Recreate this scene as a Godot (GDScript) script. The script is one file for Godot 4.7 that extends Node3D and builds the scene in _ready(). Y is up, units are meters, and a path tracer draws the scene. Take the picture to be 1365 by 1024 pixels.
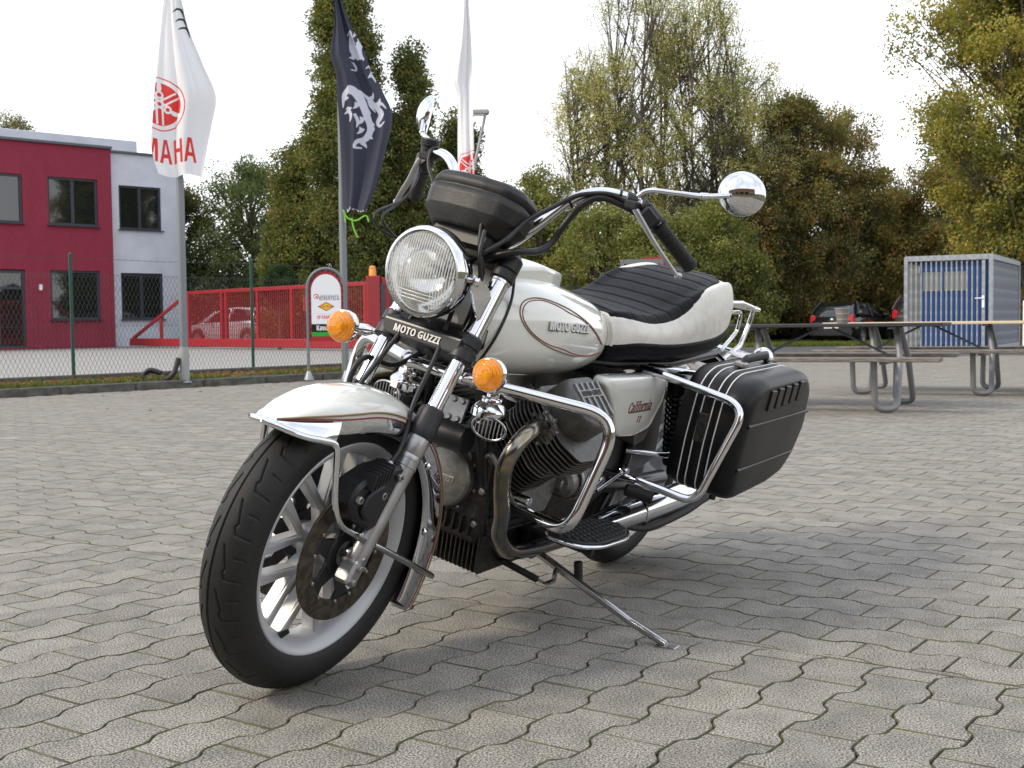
extends Node3D
# ---------------------------------------------------------------- helpers
var M := {}
var taken := {}
var rng := RandomNumberGenerator.new()

func v(x, y, z = 0.0) -> Vector3: return Vector3(x, y, z)
func lin(r, g, b, a = 1.0) -> Color: return Color(r, g, b, a).linear_to_srgb()

func numbered(n: String) -> String:
	if taken.has(n):
		taken[n] += 1
		return n + "_%03d" % taken[n]
	taken[n] = 0
	return n

func tag(o: Node, label := "", category := "", group := "", kind := "") -> Node:
	if label: o.set_meta("label", label)
	if category: o.set_meta("category", category)
	if group: o.set_meta("group", group)
	if kind: o.set_meta("kind", kind)
	return o

func thing(called: String, label: String, category: String, at := Vector3.ZERO, turn := 0.0, group := "") -> Node3D:
	var o := Node3D.new()
	o.name = numbered(called)
	add_child(o)
	o.position = at
	o.rotation.y = turn
	tag(o, label, category, group)
	return o

func S() -> SurfaceTool:
	var st := SurfaceTool.new()
	st.begin(Mesh.PRIMITIVE_TRIANGLES)
	return st

func done(st: SurfaceTool) -> ArrayMesh:
	st.generate_normals()
	return st.commit()

func node(called: String, mesh: Mesh, m: Material, parent: Node = null) -> MeshInstance3D:
	var o := MeshInstance3D.new()
	if parent == null:
		o.name = numbered(called)
		add_child(o)
	else:
		o.name = called
		parent.add_child(o, true)
	o.mesh = mesh
	o.material_override = m
	return o

func obj(called: String, st: SurfaceTool, m: Material, parent: Node = null) -> MeshInstance3D:
	return node(called, done(st), m, parent)

func struct(called: String, st: SurfaceTool, m: Material) -> MeshInstance3D:
	var o := obj(called, st, m)
	o.set_meta("kind", "structure")
	return o

func copy_of(o: Node3D, label := "") -> Node3D:
	var c: Node3D = o.duplicate()
	var base: String = o.name
	c.name = numbered(base)
	add_child(c)
	if label: c.set_meta("label", label)
	return c

const FLAT := 4294967295
func tri(st: SurfaceTool, a: Vector3, b: Vector3, c: Vector3, sg := FLAT) -> void:
	st.set_smooth_group(sg)
	st.add_vertex(a)
	st.add_vertex(b)
	st.add_vertex(c)

func quad(st: SurfaceTool, a: Vector3, b: Vector3, c: Vector3, d: Vector3, sg := FLAT) -> void:
	tri(st, a, b, c, sg)
	tri(st, a, c, d, sg)

# rows of points joined into a sheet
func sheet(st: SurfaceTool, rows: Array, closed := false, sg := 1, flip := false) -> void:
	for i in rows.size() - 1:
		var p: PackedVector3Array = rows[i]
		var q: PackedVector3Array = rows[i + 1]
		var n := p.size()
		for j in (n if closed else n - 1):
			var k := (j + 1) % n
			if flip: quad(st, p[j], p[k], q[k], q[j], sg)
			else: quad(st, p[j], q[j], q[k], p[k], sg)

func fan(st: SurfaceTool, ring: PackedVector3Array, sg := FLAT, flip := false) -> void:
	var c := Vector3.ZERO
	for p in ring: c += p
	c /= ring.size()
	for j in ring.size():
		var a := ring[j]
		var b := ring[(j + 1) % ring.size()]
		if flip: tri(st, c, b, a, sg)
		else: tri(st, c, a, b, sg)

func loft(st: SurfaceTool, rows: Array, sg := 1, caps := true) -> void:
	sheet(st, rows, true, sg)
	if caps:
		fan(st, rows[0], FLAT, false)
		fan(st, rows[rows.size() - 1], FLAT, true)

# transform whose Y axis runs from a to b, origin at a
func along(a: Vector3, b: Vector3, hint := Vector3.UP) -> Transform3D:
	var y := (b - a).normalized()
	var h := hint
	if absf(h.dot(y)) > 0.97: h = Vector3.RIGHT if absf(y.x) < 0.9 else Vector3.BACK
	var x := h.cross(y).normalized()
	return Transform3D(Basis(x, y, x.cross(y)), a)

# transform whose Z axis is n, Y axis near up
func facing(at: Vector3, n: Vector3, up := Vector3.UP) -> Transform3D:
	var z := n.normalized()
	var x := up.cross(z).normalized()
	return Transform3D(Basis(x, z.cross(x), z), at)

func tube(st: SurfaceTool, path: PackedVector3Array, r, n := 10, caps := true, squash := Vector2.ONE, sg := 1) -> void:
	var rows := []
	var t := (path[1] - path[0]).normalized()
	var x := (Vector3.UP if absf(t.y) < 0.9 else Vector3.RIGHT).cross(t).normalized()
	for i in path.size():
		var d: Vector3
		if i == 0: d = path[1] - path[0]
		elif i == path.size() - 1: d = path[i] - path[i - 1]
		else: d = (path[i] - path[i - 1]).normalized() + (path[i + 1] - path[i]).normalized()
		d = d.normalized()
		x = (x - d * x.dot(d)).normalized()
		var y := d.cross(x)
		var rr: float = r if (r is float or r is int) else r[i]
		var ring := PackedVector3Array()
		for k in n:
			var a := TAU * k / n
			ring.append(path[i] + (x * cos(a) * squash.x + y * sin(a) * squash.y) * rr)
		rows.append(ring)
	sheet(st, rows, true, sg)
	if caps:
		fan(st, rows[0], FLAT)
		fan(st, rows[rows.size() - 1], FLAT, true)

# polyline with its corners rounded to the given radius
func bend(pts: Array, radius, seg := 7) -> PackedVector3Array:
	var out := PackedVector3Array([pts[0]])
	for i in range(1, pts.size() - 1):
		var p: Vector3 = pts[i]
		var a: Vector3 = pts[i - 1] - p
		var b: Vector3 = pts[i + 1] - p
		var r: float = radius if (radius is float or radius is int) else radius[i]
		var ang := a.angle_to(b)
		var cut := minf(r / tan(maxf(ang, 0.05) / 2.0), 0.49 * minf(a.length(), b.length()))
		var p0 := p + a.normalized() * cut
		var p1 := p + b.normalized() * cut
		for k in seg + 1:
			var s := float(k) / seg
			out.append(p0.lerp(p, s).lerp(p.lerp(p1, s), s))
	out.append(pts[pts.size() - 1])
	return out

func curve(pts: Array, seg := 8) -> PackedVector3Array:
	var out := PackedVector3Array()
	for i in pts.size() - 1:
		var p0: Vector3 = pts[maxi(i - 1, 0)]
		var p3: Vector3 = pts[mini(i + 2, pts.size() - 1)]
		var p1: Vector3 = pts[i]
		var p2: Vector3 = pts[i + 1]
		for k in seg: out.append(p1.cubic_interpolate(p2, p0, p3, float(k) / seg))
	out.append(pts[pts.size() - 1])
	return out

# profile (r, y) turned about the Y axis of xf
func lathe(st: SurfaceTool, prof: Array, xf := Transform3D.IDENTITY, n := 32, a0 := 0.0, a1 := TAU, squash := 1.0) -> void:
	var sg := 1
	var whole := a1 - a0 > TAU - 0.001
	for i in prof.size() - 1:
		var p: Vector2 = prof[i]
		var q: Vector2 = prof[i + 1]
		if i > 0:
			var o: Vector2 = prof[i - 1]
			if absf((p - o).angle_to(q - p)) > 0.5: sg += 1
		for k in n:
			var s := a0 + (a1 - a0) * k / n
			var t := a0 + (a1 - a0) * ((k + 1) % n if whole else k + 1) / n
			var cs := Vector3(cos(s), 0, sin(s) * squash)
			var ct := Vector3(cos(t), 0, sin(t) * squash)
			var a := xf * (cs * p.x + Vector3(0, p.y, 0))
			var b := xf * (ct * p.x + Vector3(0, p.y, 0))
			var c := xf * (ct * q.x + Vector3(0, q.y, 0))
			var d := xf * (cs * q.x + Vector3(0, q.y, 0))
			if p.x > 1e-6: tri(st, a, b, c, sg)
			if q.x > 1e-6: tri(st, a, c, d, sg)

func rod(st: SurfaceTool, a: Vector3, b: Vector3, r: float, n := 12, bev := 0.0) -> void:
	var h := a.distance_to(b)
	if bev <= 0.0: lathe(st, [v2(0, 0), v2(r, 0), v2(r, h), v2(0, h)], along(a, b), n)
	else: lathe(st, [v2(0, 0), v2(r - bev, 0), v2(r, bev), v2(r, h - bev), v2(r - bev, h), v2(0, h)], along(a, b), n)

func v2(x, y) -> Vector2: return Vector2(x, y)

func inset(poly: PackedVector2Array, by: float) -> PackedVector2Array:
	var out := PackedVector2Array()
	var n := poly.size()
	var area := 0.0
	for i in n: area += poly[i].cross(poly[(i + 1) % n])
	var s := signf(area)
	for i in n:
		var a := (poly[i] - poly[(i - 1 + n) % n]).normalized()
		var b := (poly[(i + 1) % n] - poly[i]).normalized()
		var na := Vector2(-a.y, a.x) * s
		var nb := Vector2(-b.y, b.x) * s
		var m := (na + nb).normalized()
		out.append(poly[i] + m * by / maxf(m.dot(na), 0.45))
	return out

# polygon in XY, from z = 0 to z = depth, edges chamfered
func prism(st: SurfaceTool, poly: PackedVector2Array, depth: float, bev := 0.0, xf := Transform3D.IDENTITY, back_bevel := true) -> void:
	var inner := inset(poly, bev) if bev > 0.0 else poly
	var n := poly.size()
	var idx := Geometry2D.triangulate_polygon(inner)
	var zb := bev if back_bevel else 0.0
	var backp := inner if back_bevel else poly
	for i in range(0, idx.size(), 3):
		var a := inner[idx[i]]
		var b := inner[idx[i + 1]]
		var c := inner[idx[i + 2]]
		tri(st, xf * v(a.x, a.y, depth), xf * v(b.x, b.y, depth), xf * v(c.x, c.y, depth))
		a = backp[idx[i]]
		b = backp[idx[i + 1]]
		c = backp[idx[i + 2]]
		tri(st, xf * v(a.x, a.y, 0), xf * v(c.x, c.y, 0), xf * v(b.x, b.y, 0))
	for i in n:
		var j := (i + 1) % n
		var p := poly[i]
		var q := poly[j]
		var a := inner[i]
		var b := inner[j]
		quad(st, xf * v(p.x, p.y, zb), xf * v(q.x, q.y, zb), xf * v(q.x, q.y, depth - bev), xf * v(p.x, p.y, depth - bev))
		if bev > 0.0:
			quad(st, xf * v(p.x, p.y, depth - bev), xf * v(q.x, q.y, depth - bev), xf * v(b.x, b.y, depth), xf * v(a.x, a.y, depth))
			if back_bevel: quad(st, xf * v(a.x, a.y, 0), xf * v(b.x, b.y, 0), xf * v(q.x, q.y, zb), xf * v(p.x, p.y, zb))

func rect(w: float, h: float, c := 0.0) -> PackedVector2Array:
	var x := w / 2
	var y := h / 2
	if c <= 0.0: return PackedVector2Array([v2(-x, -y), v2(x, -y), v2(x, y), v2(-x, y)])
	return PackedVector2Array([v2(-x + c, -y), v2(x - c, -y), v2(x, -y + c), v2(x, y - c), v2(x - c, y), v2(-x + c, y), v2(-x, y - c), v2(-x, -y + c)])

func disc(r: float, n := 24, ry := -1.0) -> PackedVector2Array:
	var out := PackedVector2Array()
	for k in n: out.append(v2(cos(TAU * k / n) * r, sin(TAU * k / n) * (r if ry < 0 else ry)))
	return out

func rounded(poly: Array, r: float, seg := 4) -> PackedVector2Array:
	var out := PackedVector2Array()
	var n := poly.size()
	for i in n:
		var p: Vector2 = poly[i]
		var a: Vector2 = poly[(i - 1 + n) % n] - p
		var b: Vector2 = poly[(i + 1) % n] - p
		var cut := minf(r, 0.45 * minf(a.length(), b.length()))
		var p0 := p + a.normalized() * cut
		var p1 := p + b.normalized() * cut
		for k in seg + 1:
			var s := float(k) / seg
			out.append(p0.lerp(p, s).lerp(p.lerp(p1, s), s))
	return out

func box(st: SurfaceTool, size: Vector3, at := Transform3D.IDENTITY, bev := 0.004) -> void:
	var b := minf(bev, 0.3 * minf(size.x, minf(size.y, size.z)))
	prism(st, rect(size.x, size.y, b), size.z, b, at * Transform3D(Basis.IDENTITY, v(0, 0, -size.z / 2)))

func bx(st: SurfaceTool, c: Vector3, size: Vector3, bev := 0.0, turn := 0.0) -> void:
	var t := Transform3D(Basis(Vector3.UP, turn), c)
	if bev > 0.0: box(st, size, t, bev)
	else: prism(st, rect(size.x, size.y), size.z, 0.0, t * Transform3D(Basis.IDENTITY, v(0, 0, -size.z / 2)))

func pl(nums: Array) -> PackedVector3Array:
	var out := PackedVector3Array()
	for i in range(0, nums.size(), 3): out.append(Vector3(nums[i], nums[i + 1], nums[i + 2]))
	return out

func pp(nums: Array) -> Array:
	var out := []
	for i in range(0, nums.size(), 2): out.append(Vector2(nums[i], nums[i + 1]))
	return out

# ---------------------------------------------------------------- materials
func mat(called: String, c: Color, rough := 0.6, metal := 0.0) -> StandardMaterial3D:
	var m := StandardMaterial3D.new()
	m.albedo_color = c
	m.roughness = rough
	m.metallic = metal
	M[called] = m
	return m

func noise(freq: float, seed_: int, kind := FastNoiseLite.TYPE_SIMPLEX_SMOOTH, oct := 4) -> FastNoiseLite:
	var n := FastNoiseLite.new()
	n.noise_type = kind
	n.frequency = freq
	n.seed = seed_
	n.fractal_octaves = oct
	if oct <= 1: n.fractal_type = FastNoiseLite.FRACTAL_NONE
	return n

func ntex(n: FastNoiseLite, size: int, stops: Array, cols: Array) -> NoiseTexture2D:
	var t := NoiseTexture2D.new()
	t.noise = n
	t.width = size
	t.height = size
	t.seamless = true
	var g := Gradient.new()
	g.offsets = PackedFloat32Array(stops)
	g.colors = PackedColorArray(cols)
	t.color_ramp = g
	return t

func nmap(n: FastNoiseLite, size: int, strength := 4.0) -> NoiseTexture2D:
	var t := NoiseTexture2D.new()
	t.noise = n
	t.width = size
	t.height = size
	t.seamless = true
	t.as_normal_map = true
	t.bump_strength = strength
	return t

func g1(x: float) -> Color: return Color(x, x, x)

func tri_uv(m: StandardMaterial3D, scale: float, world := false) -> void:
	m.uv1_triplanar = true
	m.uv1_world_triplanar = world
	m.uv1_scale = Vector3(scale, scale, scale)

func materials() -> void:
	var blotch := ntex(noise(0.006, 11), 512, [0.2, 0.8], [g1(0.86), g1(1.0)])
	var fine := nmap(noise(0.06, 12, FastNoiseLite.TYPE_SIMPLEX, 3), 512, 3.0)
	var pebble := nmap(noise(0.09, 13, FastNoiseLite.TYPE_CELLULAR, 1), 512, 5.0)
	var dirty := ntex(noise(0.012, 14, FastNoiseLite.TYPE_SIMPLEX_SMOOTH, 5), 512, [0.3, 0.7], [g1(0.75), g1(1.0)])
	var soft := ntex(noise(0.012, 24, FastNoiseLite.TYPE_SIMPLEX_SMOOTH, 5), 512, [0.3, 0.7], [g1(0.88), g1(1.0)])
	M.blotch = blotch
	M.fine = fine
	M.pebble = pebble
	M.dirty = dirty
	var m := mat("white", lin(0.78, 0.78, 0.71), 0.18)
	m.clearcoat_enabled = true
	m.clearcoat = 1.0
	m.clearcoat_roughness = 0.03
	m = mat("chrome", lin(0.72, 0.73, 0.75), 0.07, 1.0)
	m.roughness_texture = ntex(noise(0.02, 15), 512, [0.2, 0.8], [g1(0.6), g1(1.6)])
	tri_uv(m, 3.0)
	m = mat("dull_chrome", lin(0.42, 0.42, 0.42), 0.2, 1.0)
	m = mat("header", lin(0.33, 0.31, 0.28), 0.2, 1.0)
	m.albedo_texture = ntex(noise(0.008, 16), 512, [0.3, 0.5, 0.7], [Color(0.8, 0.8, 0.85), Color(1.0, 0.95, 0.8), Color(0.75, 0.8, 0.9)])
	tri_uv(m, 2.0)
	m = mat("alu", lin(0.50, 0.50, 0.50), 0.36, 0.85)
	m.albedo_texture = blotch
	m.normal_enabled = true
	m.normal_texture = fine
	m.normal_scale = 0.12
	tri_uv(m, 5.0)
	m = mat("rim_paint", lin(0.50, 0.51, 0.52), 0.34, 0.2)
	m = mat("cast", lin(0.27, 0.26, 0.245), 0.42, 0.7)
	m.albedo_texture = soft
	m.normal_enabled = true
	m.normal_texture = fine
	m.normal_scale = 0.4
	tri_uv(m, 7.0)
	m = mat("cast_dark", lin(0.06, 0.057, 0.052), 0.45, 0.55)
	m.albedo_texture = dirty
	m.normal_enabled = true
	m.normal_texture = fine
	m.normal_scale = 0.4
	tri_uv(m, 7.0)
	m = mat("cast_mid", lin(0.12, 0.115, 0.107), 0.45, 0.6)
	m.albedo_texture = soft
	tri_uv(m, 7.0)
	m = mat("cast_light", lin(0.36, 0.355, 0.34), 0.42, 0.7)
	m.albedo_texture = soft
	m.normal_enabled = true
	m.normal_texture = fine
	m.normal_scale = 0.3
	tri_uv(m, 7.0)
	m = mat("black", lin(0.012, 0.012, 0.013), 0.28)
	m = mat("black_satin", lin(0.010, 0.010, 0.011), 0.45)
	m = mat("pod", lin(0.014, 0.0135, 0.0135), 0.5)
	m.albedo_texture = ntex(noise(0.01, 17, FastNoiseLite.TYPE_SIMPLEX_SMOOTH, 5), 512, [0.35, 0.55, 0.75], [g1(0.7), g1(1.0), Color(1.0, 0.9, 0.8)])
	m.normal_enabled = true
	m.normal_texture = pebble
	m.normal_scale = 0.25
	tri_uv(m, 6.0)
	m = mat("case_plastic", lin(0.009, 0.009, 0.0095), 0.36)
	m.metallic_specular = 0.35
	m.normal_enabled = true
	m.normal_texture = pebble
	m.normal_scale = 0.35
	tri_uv(m, 9.0)
	m = mat("rubber", lin(0.013, 0.0127, 0.0122), 0.62)
	m.albedo_texture = ntex(noise(0.02, 18, FastNoiseLite.TYPE_SIMPLEX_SMOOTH, 5), 512, [0.3, 0.75], [g1(0.75), Color(1.0, 0.98, 0.95)])
	m.normal_enabled = true
	m.normal_texture = fine
	m.normal_scale = 0.2
	tri_uv(m, 6.0)
	m = mat("leather", lin(0.009, 0.009, 0.011), 0.4)
	m.metallic_specular = 0.13
	m.normal_enabled = true
	m.normal_texture = nmap(noise(0.035, 19, FastNoiseLite.TYPE_CELLULAR, 2), 512, 6.0)
	m.normal_scale = 0.5
	tri_uv(m, 9.0)
	m = mat("white_leather", lin(0.72, 0.70, 0.63), 0.42)
	m.albedo_texture = ntex(noise(0.006, 20, FastNoiseLite.TYPE_SIMPLEX_SMOOTH, 5), 512, [0.25, 0.6], [Color(0.95, 0.94, 0.92), g1(1.0)])
	m.normal_enabled = true
	m.normal_texture = nmap(noise(0.035, 19, FastNoiseLite.TYPE_CELLULAR, 2), 512, 4.0)
	m.normal_scale = 0.25
	tri_uv(m, 7.0)
	m = mat("gold", lin(0.24, 0.17, 0.09), 0.4)
	m = mat("red_line", lin(0.24, 0.014, 0.012), 0.3)
	m = mat("script_red", lin(0.14, 0.022, 0.012), 0.4)
	m = mat("disc_iron", lin(0.135, 0.108, 0.080), 0.4, 0.75)
	m.albedo_texture = dirty
	tri_uv(m, 5.0)
	m = mat("amber", lin(0.92, 0.32, 0.015), 0.14)
	m.backlight_enabled = true
	m.backlight = Color(0.45, 0.18, 0.02)
	m.clearcoat_enabled = true
	m.clearcoat = 1.0
	m.clearcoat_roughness = 0.04
	m = mat("amber_clear", Color(1.0, 0.66, 0.02, 0.50), 0.06)
	m.transparency = BaseMaterial3D.TRANSPARENCY_ALPHA
	m.clearcoat_enabled = true
	m.clearcoat = 1.0
	m.clearcoat_roughness = 0.03
	m = mat("amber_bowl", lin(0.98, 0.52, 0.03), 0.25)
	m = mat("tail_red", lin(0.45, 0.015, 0.015), 0.12)
	m.clearcoat_enabled = true
	m = mat("letters", lin(0.80, 0.80, 0.76), 0.3)
	m = mat("reflector", lin(0.82, 0.82, 0.80), 0.1, 1.0)
	m = mat("lens", Color(1, 1, 1, 0.10), 0.03)
	m.transparency = BaseMaterial3D.TRANSPARENCY_ALPHA
	m = mat("steel_bolt", lin(0.4, 0.39, 0.36), 0.35, 0.9)
func _ready() -> void:
	rng.seed = 20240
	# camera
	var cam := Camera3D.new()
	cam.name = "camera"
	add_child(cam)
	cam.position = Vector3(0, 0.789, 0)
	cam.basis = Basis(Vector3.RIGHT, -0.05018) * Basis(Vector3.BACK, -0.01211)
	cam.fov = 34.53
	cam.near = 0.05
	cam.far = 400.0
	cam.current = true
	var shot := CameraAttributesPhysical.new()
	shot.frustum_focal_length = 38.61
	shot.frustum_focus_distance = 3.0
	shot.frustum_near = 0.05
	shot.frustum_far = 400.0
	shot.exposure_aperture = 14.0
	cam.attributes = shot
	cam.fov = 34.53
	# sky: thin bright cloud
	var env := Environment.new()
	var sky := Sky.new()
	var sm := ProceduralSkyMaterial.new()
	sm.sky_top_color = Color(0.80, 0.835, 0.905)
	sm.sky_horizon_color = Color(0.99, 0.99, 0.985)
	sm.sky_curve = 0.25
	sm.ground_bottom_color = Color(0.5, 0.49, 0.47)
	sm.ground_horizon_color = Color(0.8, 0.8, 0.79)
	sm.sun_angle_max = 20.0
	var cn := FastNoiseLite.new()
	cn.seed = 8
	cn.frequency = 0.006
	cn.fractal_octaves = 5
	var ct := NoiseTexture2D.new()
	ct.width = 1024
	ct.height = 512
	ct.seamless = true
	ct.noise = cn
	var cg := Gradient.new()
	cg.offsets = PackedFloat32Array([0.25, 0.75])
	cg.colors = PackedColorArray([Color(1, 1, 1, 0.0), Color(1, 1, 1, 0.42)])
	ct.color_ramp = cg
	sm.sky_cover = ct
	sm.sky_cover_modulate = Color(1, 1, 1, 0.9)
	sky.sky_material = sm
	env.background_mode = Environment.BG_SKY
	env.sky = sky
	env.tonemap_mode = Environment.TONE_MAPPER_LINEAR
	env.tonemap_exposure = 1.5
	env.sdfgi_enabled = true
	env.ssao_enabled = true
	env.ssil_enabled = true
	var we := WorldEnvironment.new()
	we.name = "world_environment"
	we.environment = env
	add_child(we)
	# hazy sun, high on the left
	var sun := DirectionalLight3D.new()
	sun.name = "sun"
	add_child(sun)
	sun.basis = Basis.looking_at(Vector3(0.80, -0.75, -0.32).normalized(), Vector3.UP)
	sun.light_energy = 0.55
	sun.light_angular_distance = 14.0
	sun.light_color = Color(1.0, 0.94, 0.85)
	sun.shadow_enabled = true
	materials()
	more_materials()
	setting()
	motorcycle(Transform3D(Basis(v(-.50919, 0, .86065), v(.22681, .96465, .13418), v(-.83023, .26353, -.49119)), v(.30249, 0, -4.0417)))
# ---------------------------------------------------------------- motorcycle (own axes: x forward, y up, z to its right)
const RAKE_X := -0.4824
const RAKE_Y := 0.8760
const AXLE := Vector3(1.565, 0.33, 0.0)
var bike: Node3D

func fk(t: float, z: float, off := 0.0) -> Vector3:
	return AXLE + Vector3(RAKE_X * t + RAKE_Y * off, RAKE_Y * t - RAKE_X * off, z)

func key(xs: Array, ys: Array, x: float) -> float:
	var n := xs.size()
	if (x - xs[0]) * (xs[n - 1] - xs[0]) <= 0: return ys[0]
	for i in n - 1:
		if (x - xs[i]) * (x - xs[i + 1]) <= 0:
			var h := absf(xs[i + 1] - xs[i])
			var m0: float = (ys[i + 1] - ys[i]) / h
			var m1 := m0
			if i > 0: m0 = (ys[i + 1] - ys[i - 1]) / absf(xs[i + 1] - xs[i - 1])
			if i < n - 2: m1 = (ys[i + 2] - ys[i]) / absf(xs[i + 2] - xs[i])
			var t := absf(x - xs[i]) / h
			return ys[i] * (2 * t * t * t - 3 * t * t + 1) + h * m0 * (t * t * t - 2 * t * t + t) + ys[i + 1] * (3 * t * t - 2 * t * t * t) + h * m1 * (t * t * t - t * t)
	return ys[n - 1]

func seg_d(p: Vector2, a: Vector2, b: Vector2) -> float:
	var ab := b - a
	return p.distance_to(a + ab * clampf((p - a).dot(ab) / ab.length_squared(), 0, 1))

func tyre_mesh() -> ArrayMesh:
	var half := curve([v(.2330, -.0400), v(.2500, -.0520), v(.2750, -.0570), v(.2960, -.0520), v(.3120, -.0400), v(.3235, -.0225), v(.3296, 0)], 6)
	var prof := []
	for p in half: prof.append(v2(p.x, p.y))
	for i in range(half.size() - 2, -1, -1): prof.append(v2(half[i].x, -half[i].y))
	# resample the tread part finely
	var fine := []
	for i in prof.size() - 1:
		var a: Vector2 = prof[i]
		var b: Vector2 = prof[i + 1]
		var n := 3 if a.x > 0.295 else 1
		for k in n: fine.append(a.lerp(b, float(k) / n))
	fine.append(prof[prof.size() - 1])
	var arc := [0.0]
	for i in range(1, fine.size()): arc.append(arc[i - 1] + (fine[i] as Vector2).distance_to(fine[i - 1]))
	var mid: float = arc[arc.size() - 1] / 2
	var st := S()
	var pitch := TAU / 22
	var N := 22 * 40
	var cols := fine.size()
	st.set_smooth_group(1)
	var P := pitch * 0.33
	for i in N:
		var th := TAU * i / N
		var u := fmod(th, pitch) * 0.33
		for j in cols:
			var p: Vector2 = fine[j]
			var s: float = arc[j] - mid
			var d := 0.0
			var as_ := absf(s)
			if as_ < 0.066:
				d = maxf(d, 1.0 - smoothstep(0.0016, 0.0034, as_))
				if as_ > 0.006:
					var uu := u if s > 0 else fmod(u + P * 0.5, P)
					for w in [-P, 0.0, P]:
						var q := v2(uu + w, as_)
						var e := seg_d(q, v2(P * .30, .064), v2(P * .36, .030))
						e = minf(e, seg_d(q, v2(P * .36, .030), v2(P * .52, .0245)))
						e = minf(e, seg_d(q, v2(P * .52, .0245), v2(P * .60, .029)))
						e = minf(e, seg_d(q, v2(P * .60, .029), v2(P * 1.1, .0165)))
						e = minf(e, seg_d(q, v2(P * .84, .062), v2(P * .86, .042)))
						d = maxf(d, 1.0 - smoothstep(0.0009, 0.0026, e))
			var r := p.x - d * 0.0045
			st.add_vertex(v(cos(th) * r, sin(th) * r, p.y))
	for i in N:
		var k := (i + 1) % N
		for j in cols - 1:
			var a := i * cols + j
			var b := i * cols + j + 1
			var c := k * cols + j + 1
			var d := k * cols + j
			for w in [a, b, c, a, c, d]: st.add_index(w)
	st.generate_normals()
	return st.commit()

func wheel(called: String, at: Vector3, both: bool) -> Node3D:
	var w := Node3D.new()
	w.name = called
	bike.add_child(w, true)
	w.position = at
	var zf := Transform3D(Basis(Vector3.RIGHT, PI / 2), Vector3.ZERO)
	node("tyre", M.tyre_mesh, M.rubber, w)
	var st := S()
	lathe(st, pp([.2345, -.040, .2400, -.0415, .2412, -.0455, .2380, -.0480, .2330, -.0465, .2260, -.0400, .2180, -.0340, .2090, -.0200, .2060, -.0120, .2060, .0120, .2090, .0200, .2180, .0340, .2260, .0400, .2330, .0465, .2380, .0480, .2412, .0455, .2400, .0415, .2345, .040, .2345, -.040]), zf, 96)
	obj("rim", st, M.rim_paint, w)
	for k in 7:
		var c := deg_to_rad(-4.0 + 360.0 / 7 * k)
		st = S()
		for s in [-1.0, 1.0]:
			var a := v2(cos(c + s * .43), sin(c + s * .43)) * .088
			var b := v2(cos(c + s * .155), sin(c + s * .155)) * .211
			var dir := (b - a).normalized()
			var nn := v2(-dir.y, dir.x)
			for g in [[.0092, .0082, .0135], [.0052, .0095, .0190]]:
				prism(st, PackedVector2Array([a - nn * g[0], b - nn * g[1] - nn * .002, b + nn * g[1] + nn * .002, a + nn * g[0]]), g[2] * 2, .003, Transform3D(Basis.IDENTITY, v(0, 0, -g[2])))
		obj("spoke_pair", st, M.rim_paint, w)
	st = S()
	for k in 7:
		var c := deg_to_rad(-4.0 + 360.0 / 7 * (k + .5))
		var dir := v2(cos(c), sin(c))
		var nn := v2(-dir.y, dir.x)
		prism(st, PackedVector2Array([dir * .03 - nn * .012, dir * .097 - nn * .014, dir * .103, dir * .097 + nn * .014, dir * .03 + nn * .012]), .030, .003, Transform3D(Basis.IDENTITY, v(0, 0, -.015)))
	lathe(st, pp([0, -.062, .030, -.062, .032, -.058, .036, -.030, .050, -.022, .052, 0, .050, .022, .036, .030, .032, .058, .030, .062, 0, .062]), zf, 32)
	obj("hub", st, M.rim_paint, w)
	st = S()
	lathe(st, pp([0, 0, .0075, 0, .0085, .002, .006, .016, .005, .024, 0, .025]), along(v(.2130 * cos(deg_to_rad(-59.7)), .2130 * sin(deg_to_rad(-59.7)), -.022), v(.17 * cos(deg_to_rad(-59.7)), .17 * sin(deg_to_rad(-59.7)), -.062)), 10)
	obj("valve_cap", st, M.black, w)
	for s in ([-1.0, 1.0] if both else [1.0]):
		st = S()
		var df := Transform3D(Basis(Vector3.RIGHT, PI / 2), v(0, 0, s * .0690))
		lathe(st, pp([.1040, -.003, .1490, -.003, .1500, -.002, .1500, .002, .1490, .003, .1040, .003, .1040, -.003]), df, 72)
		var d := obj("brake_disc", st, M.disc_iron, w)
		st = S()
		for k in 6:
			var c := TAU * k / 6 + .35
			var dir := v2(cos(c), sin(c))
			var nn := v2(-dir.y, dir.x)
			prism(st, PackedVector2Array([dir * .04 - nn * .026, dir * .085 - nn * .016, dir * .112 - nn * .034, dir * .112 + nn * .034, dir * .085 + nn * .016, dir * .04 + nn * .026]), .007, .001, Transform3D(Basis.IDENTITY, v(0, 0, s * .0690 - .0035 - s * .004)))
		lathe(st, pp([.030, -.007, .052, -.007, .056, -.004, .056, .004, .052, .007, .030, .007, .030, -.007]), Transform3D(Basis(Vector3.RIGHT, PI / 2), v(0, 0, s * .0650)), 32)
		obj("disc_carrier", st, M.black_satin, d)
		st = S()
		for k in 6:
			var c := TAU * k / 6 + .35
			for q in [-.22, .22]:
				rod(st, v(cos(c + q) * .108, sin(c + q) * .108, s * .066), v(cos(c + q) * .108, sin(c + q) * .108, s * .0755), .0045, 8, .001)
		obj("disc_rivets", st, M.steel_bolt, d).set_meta("kind", "stuff")
	return w

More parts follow.
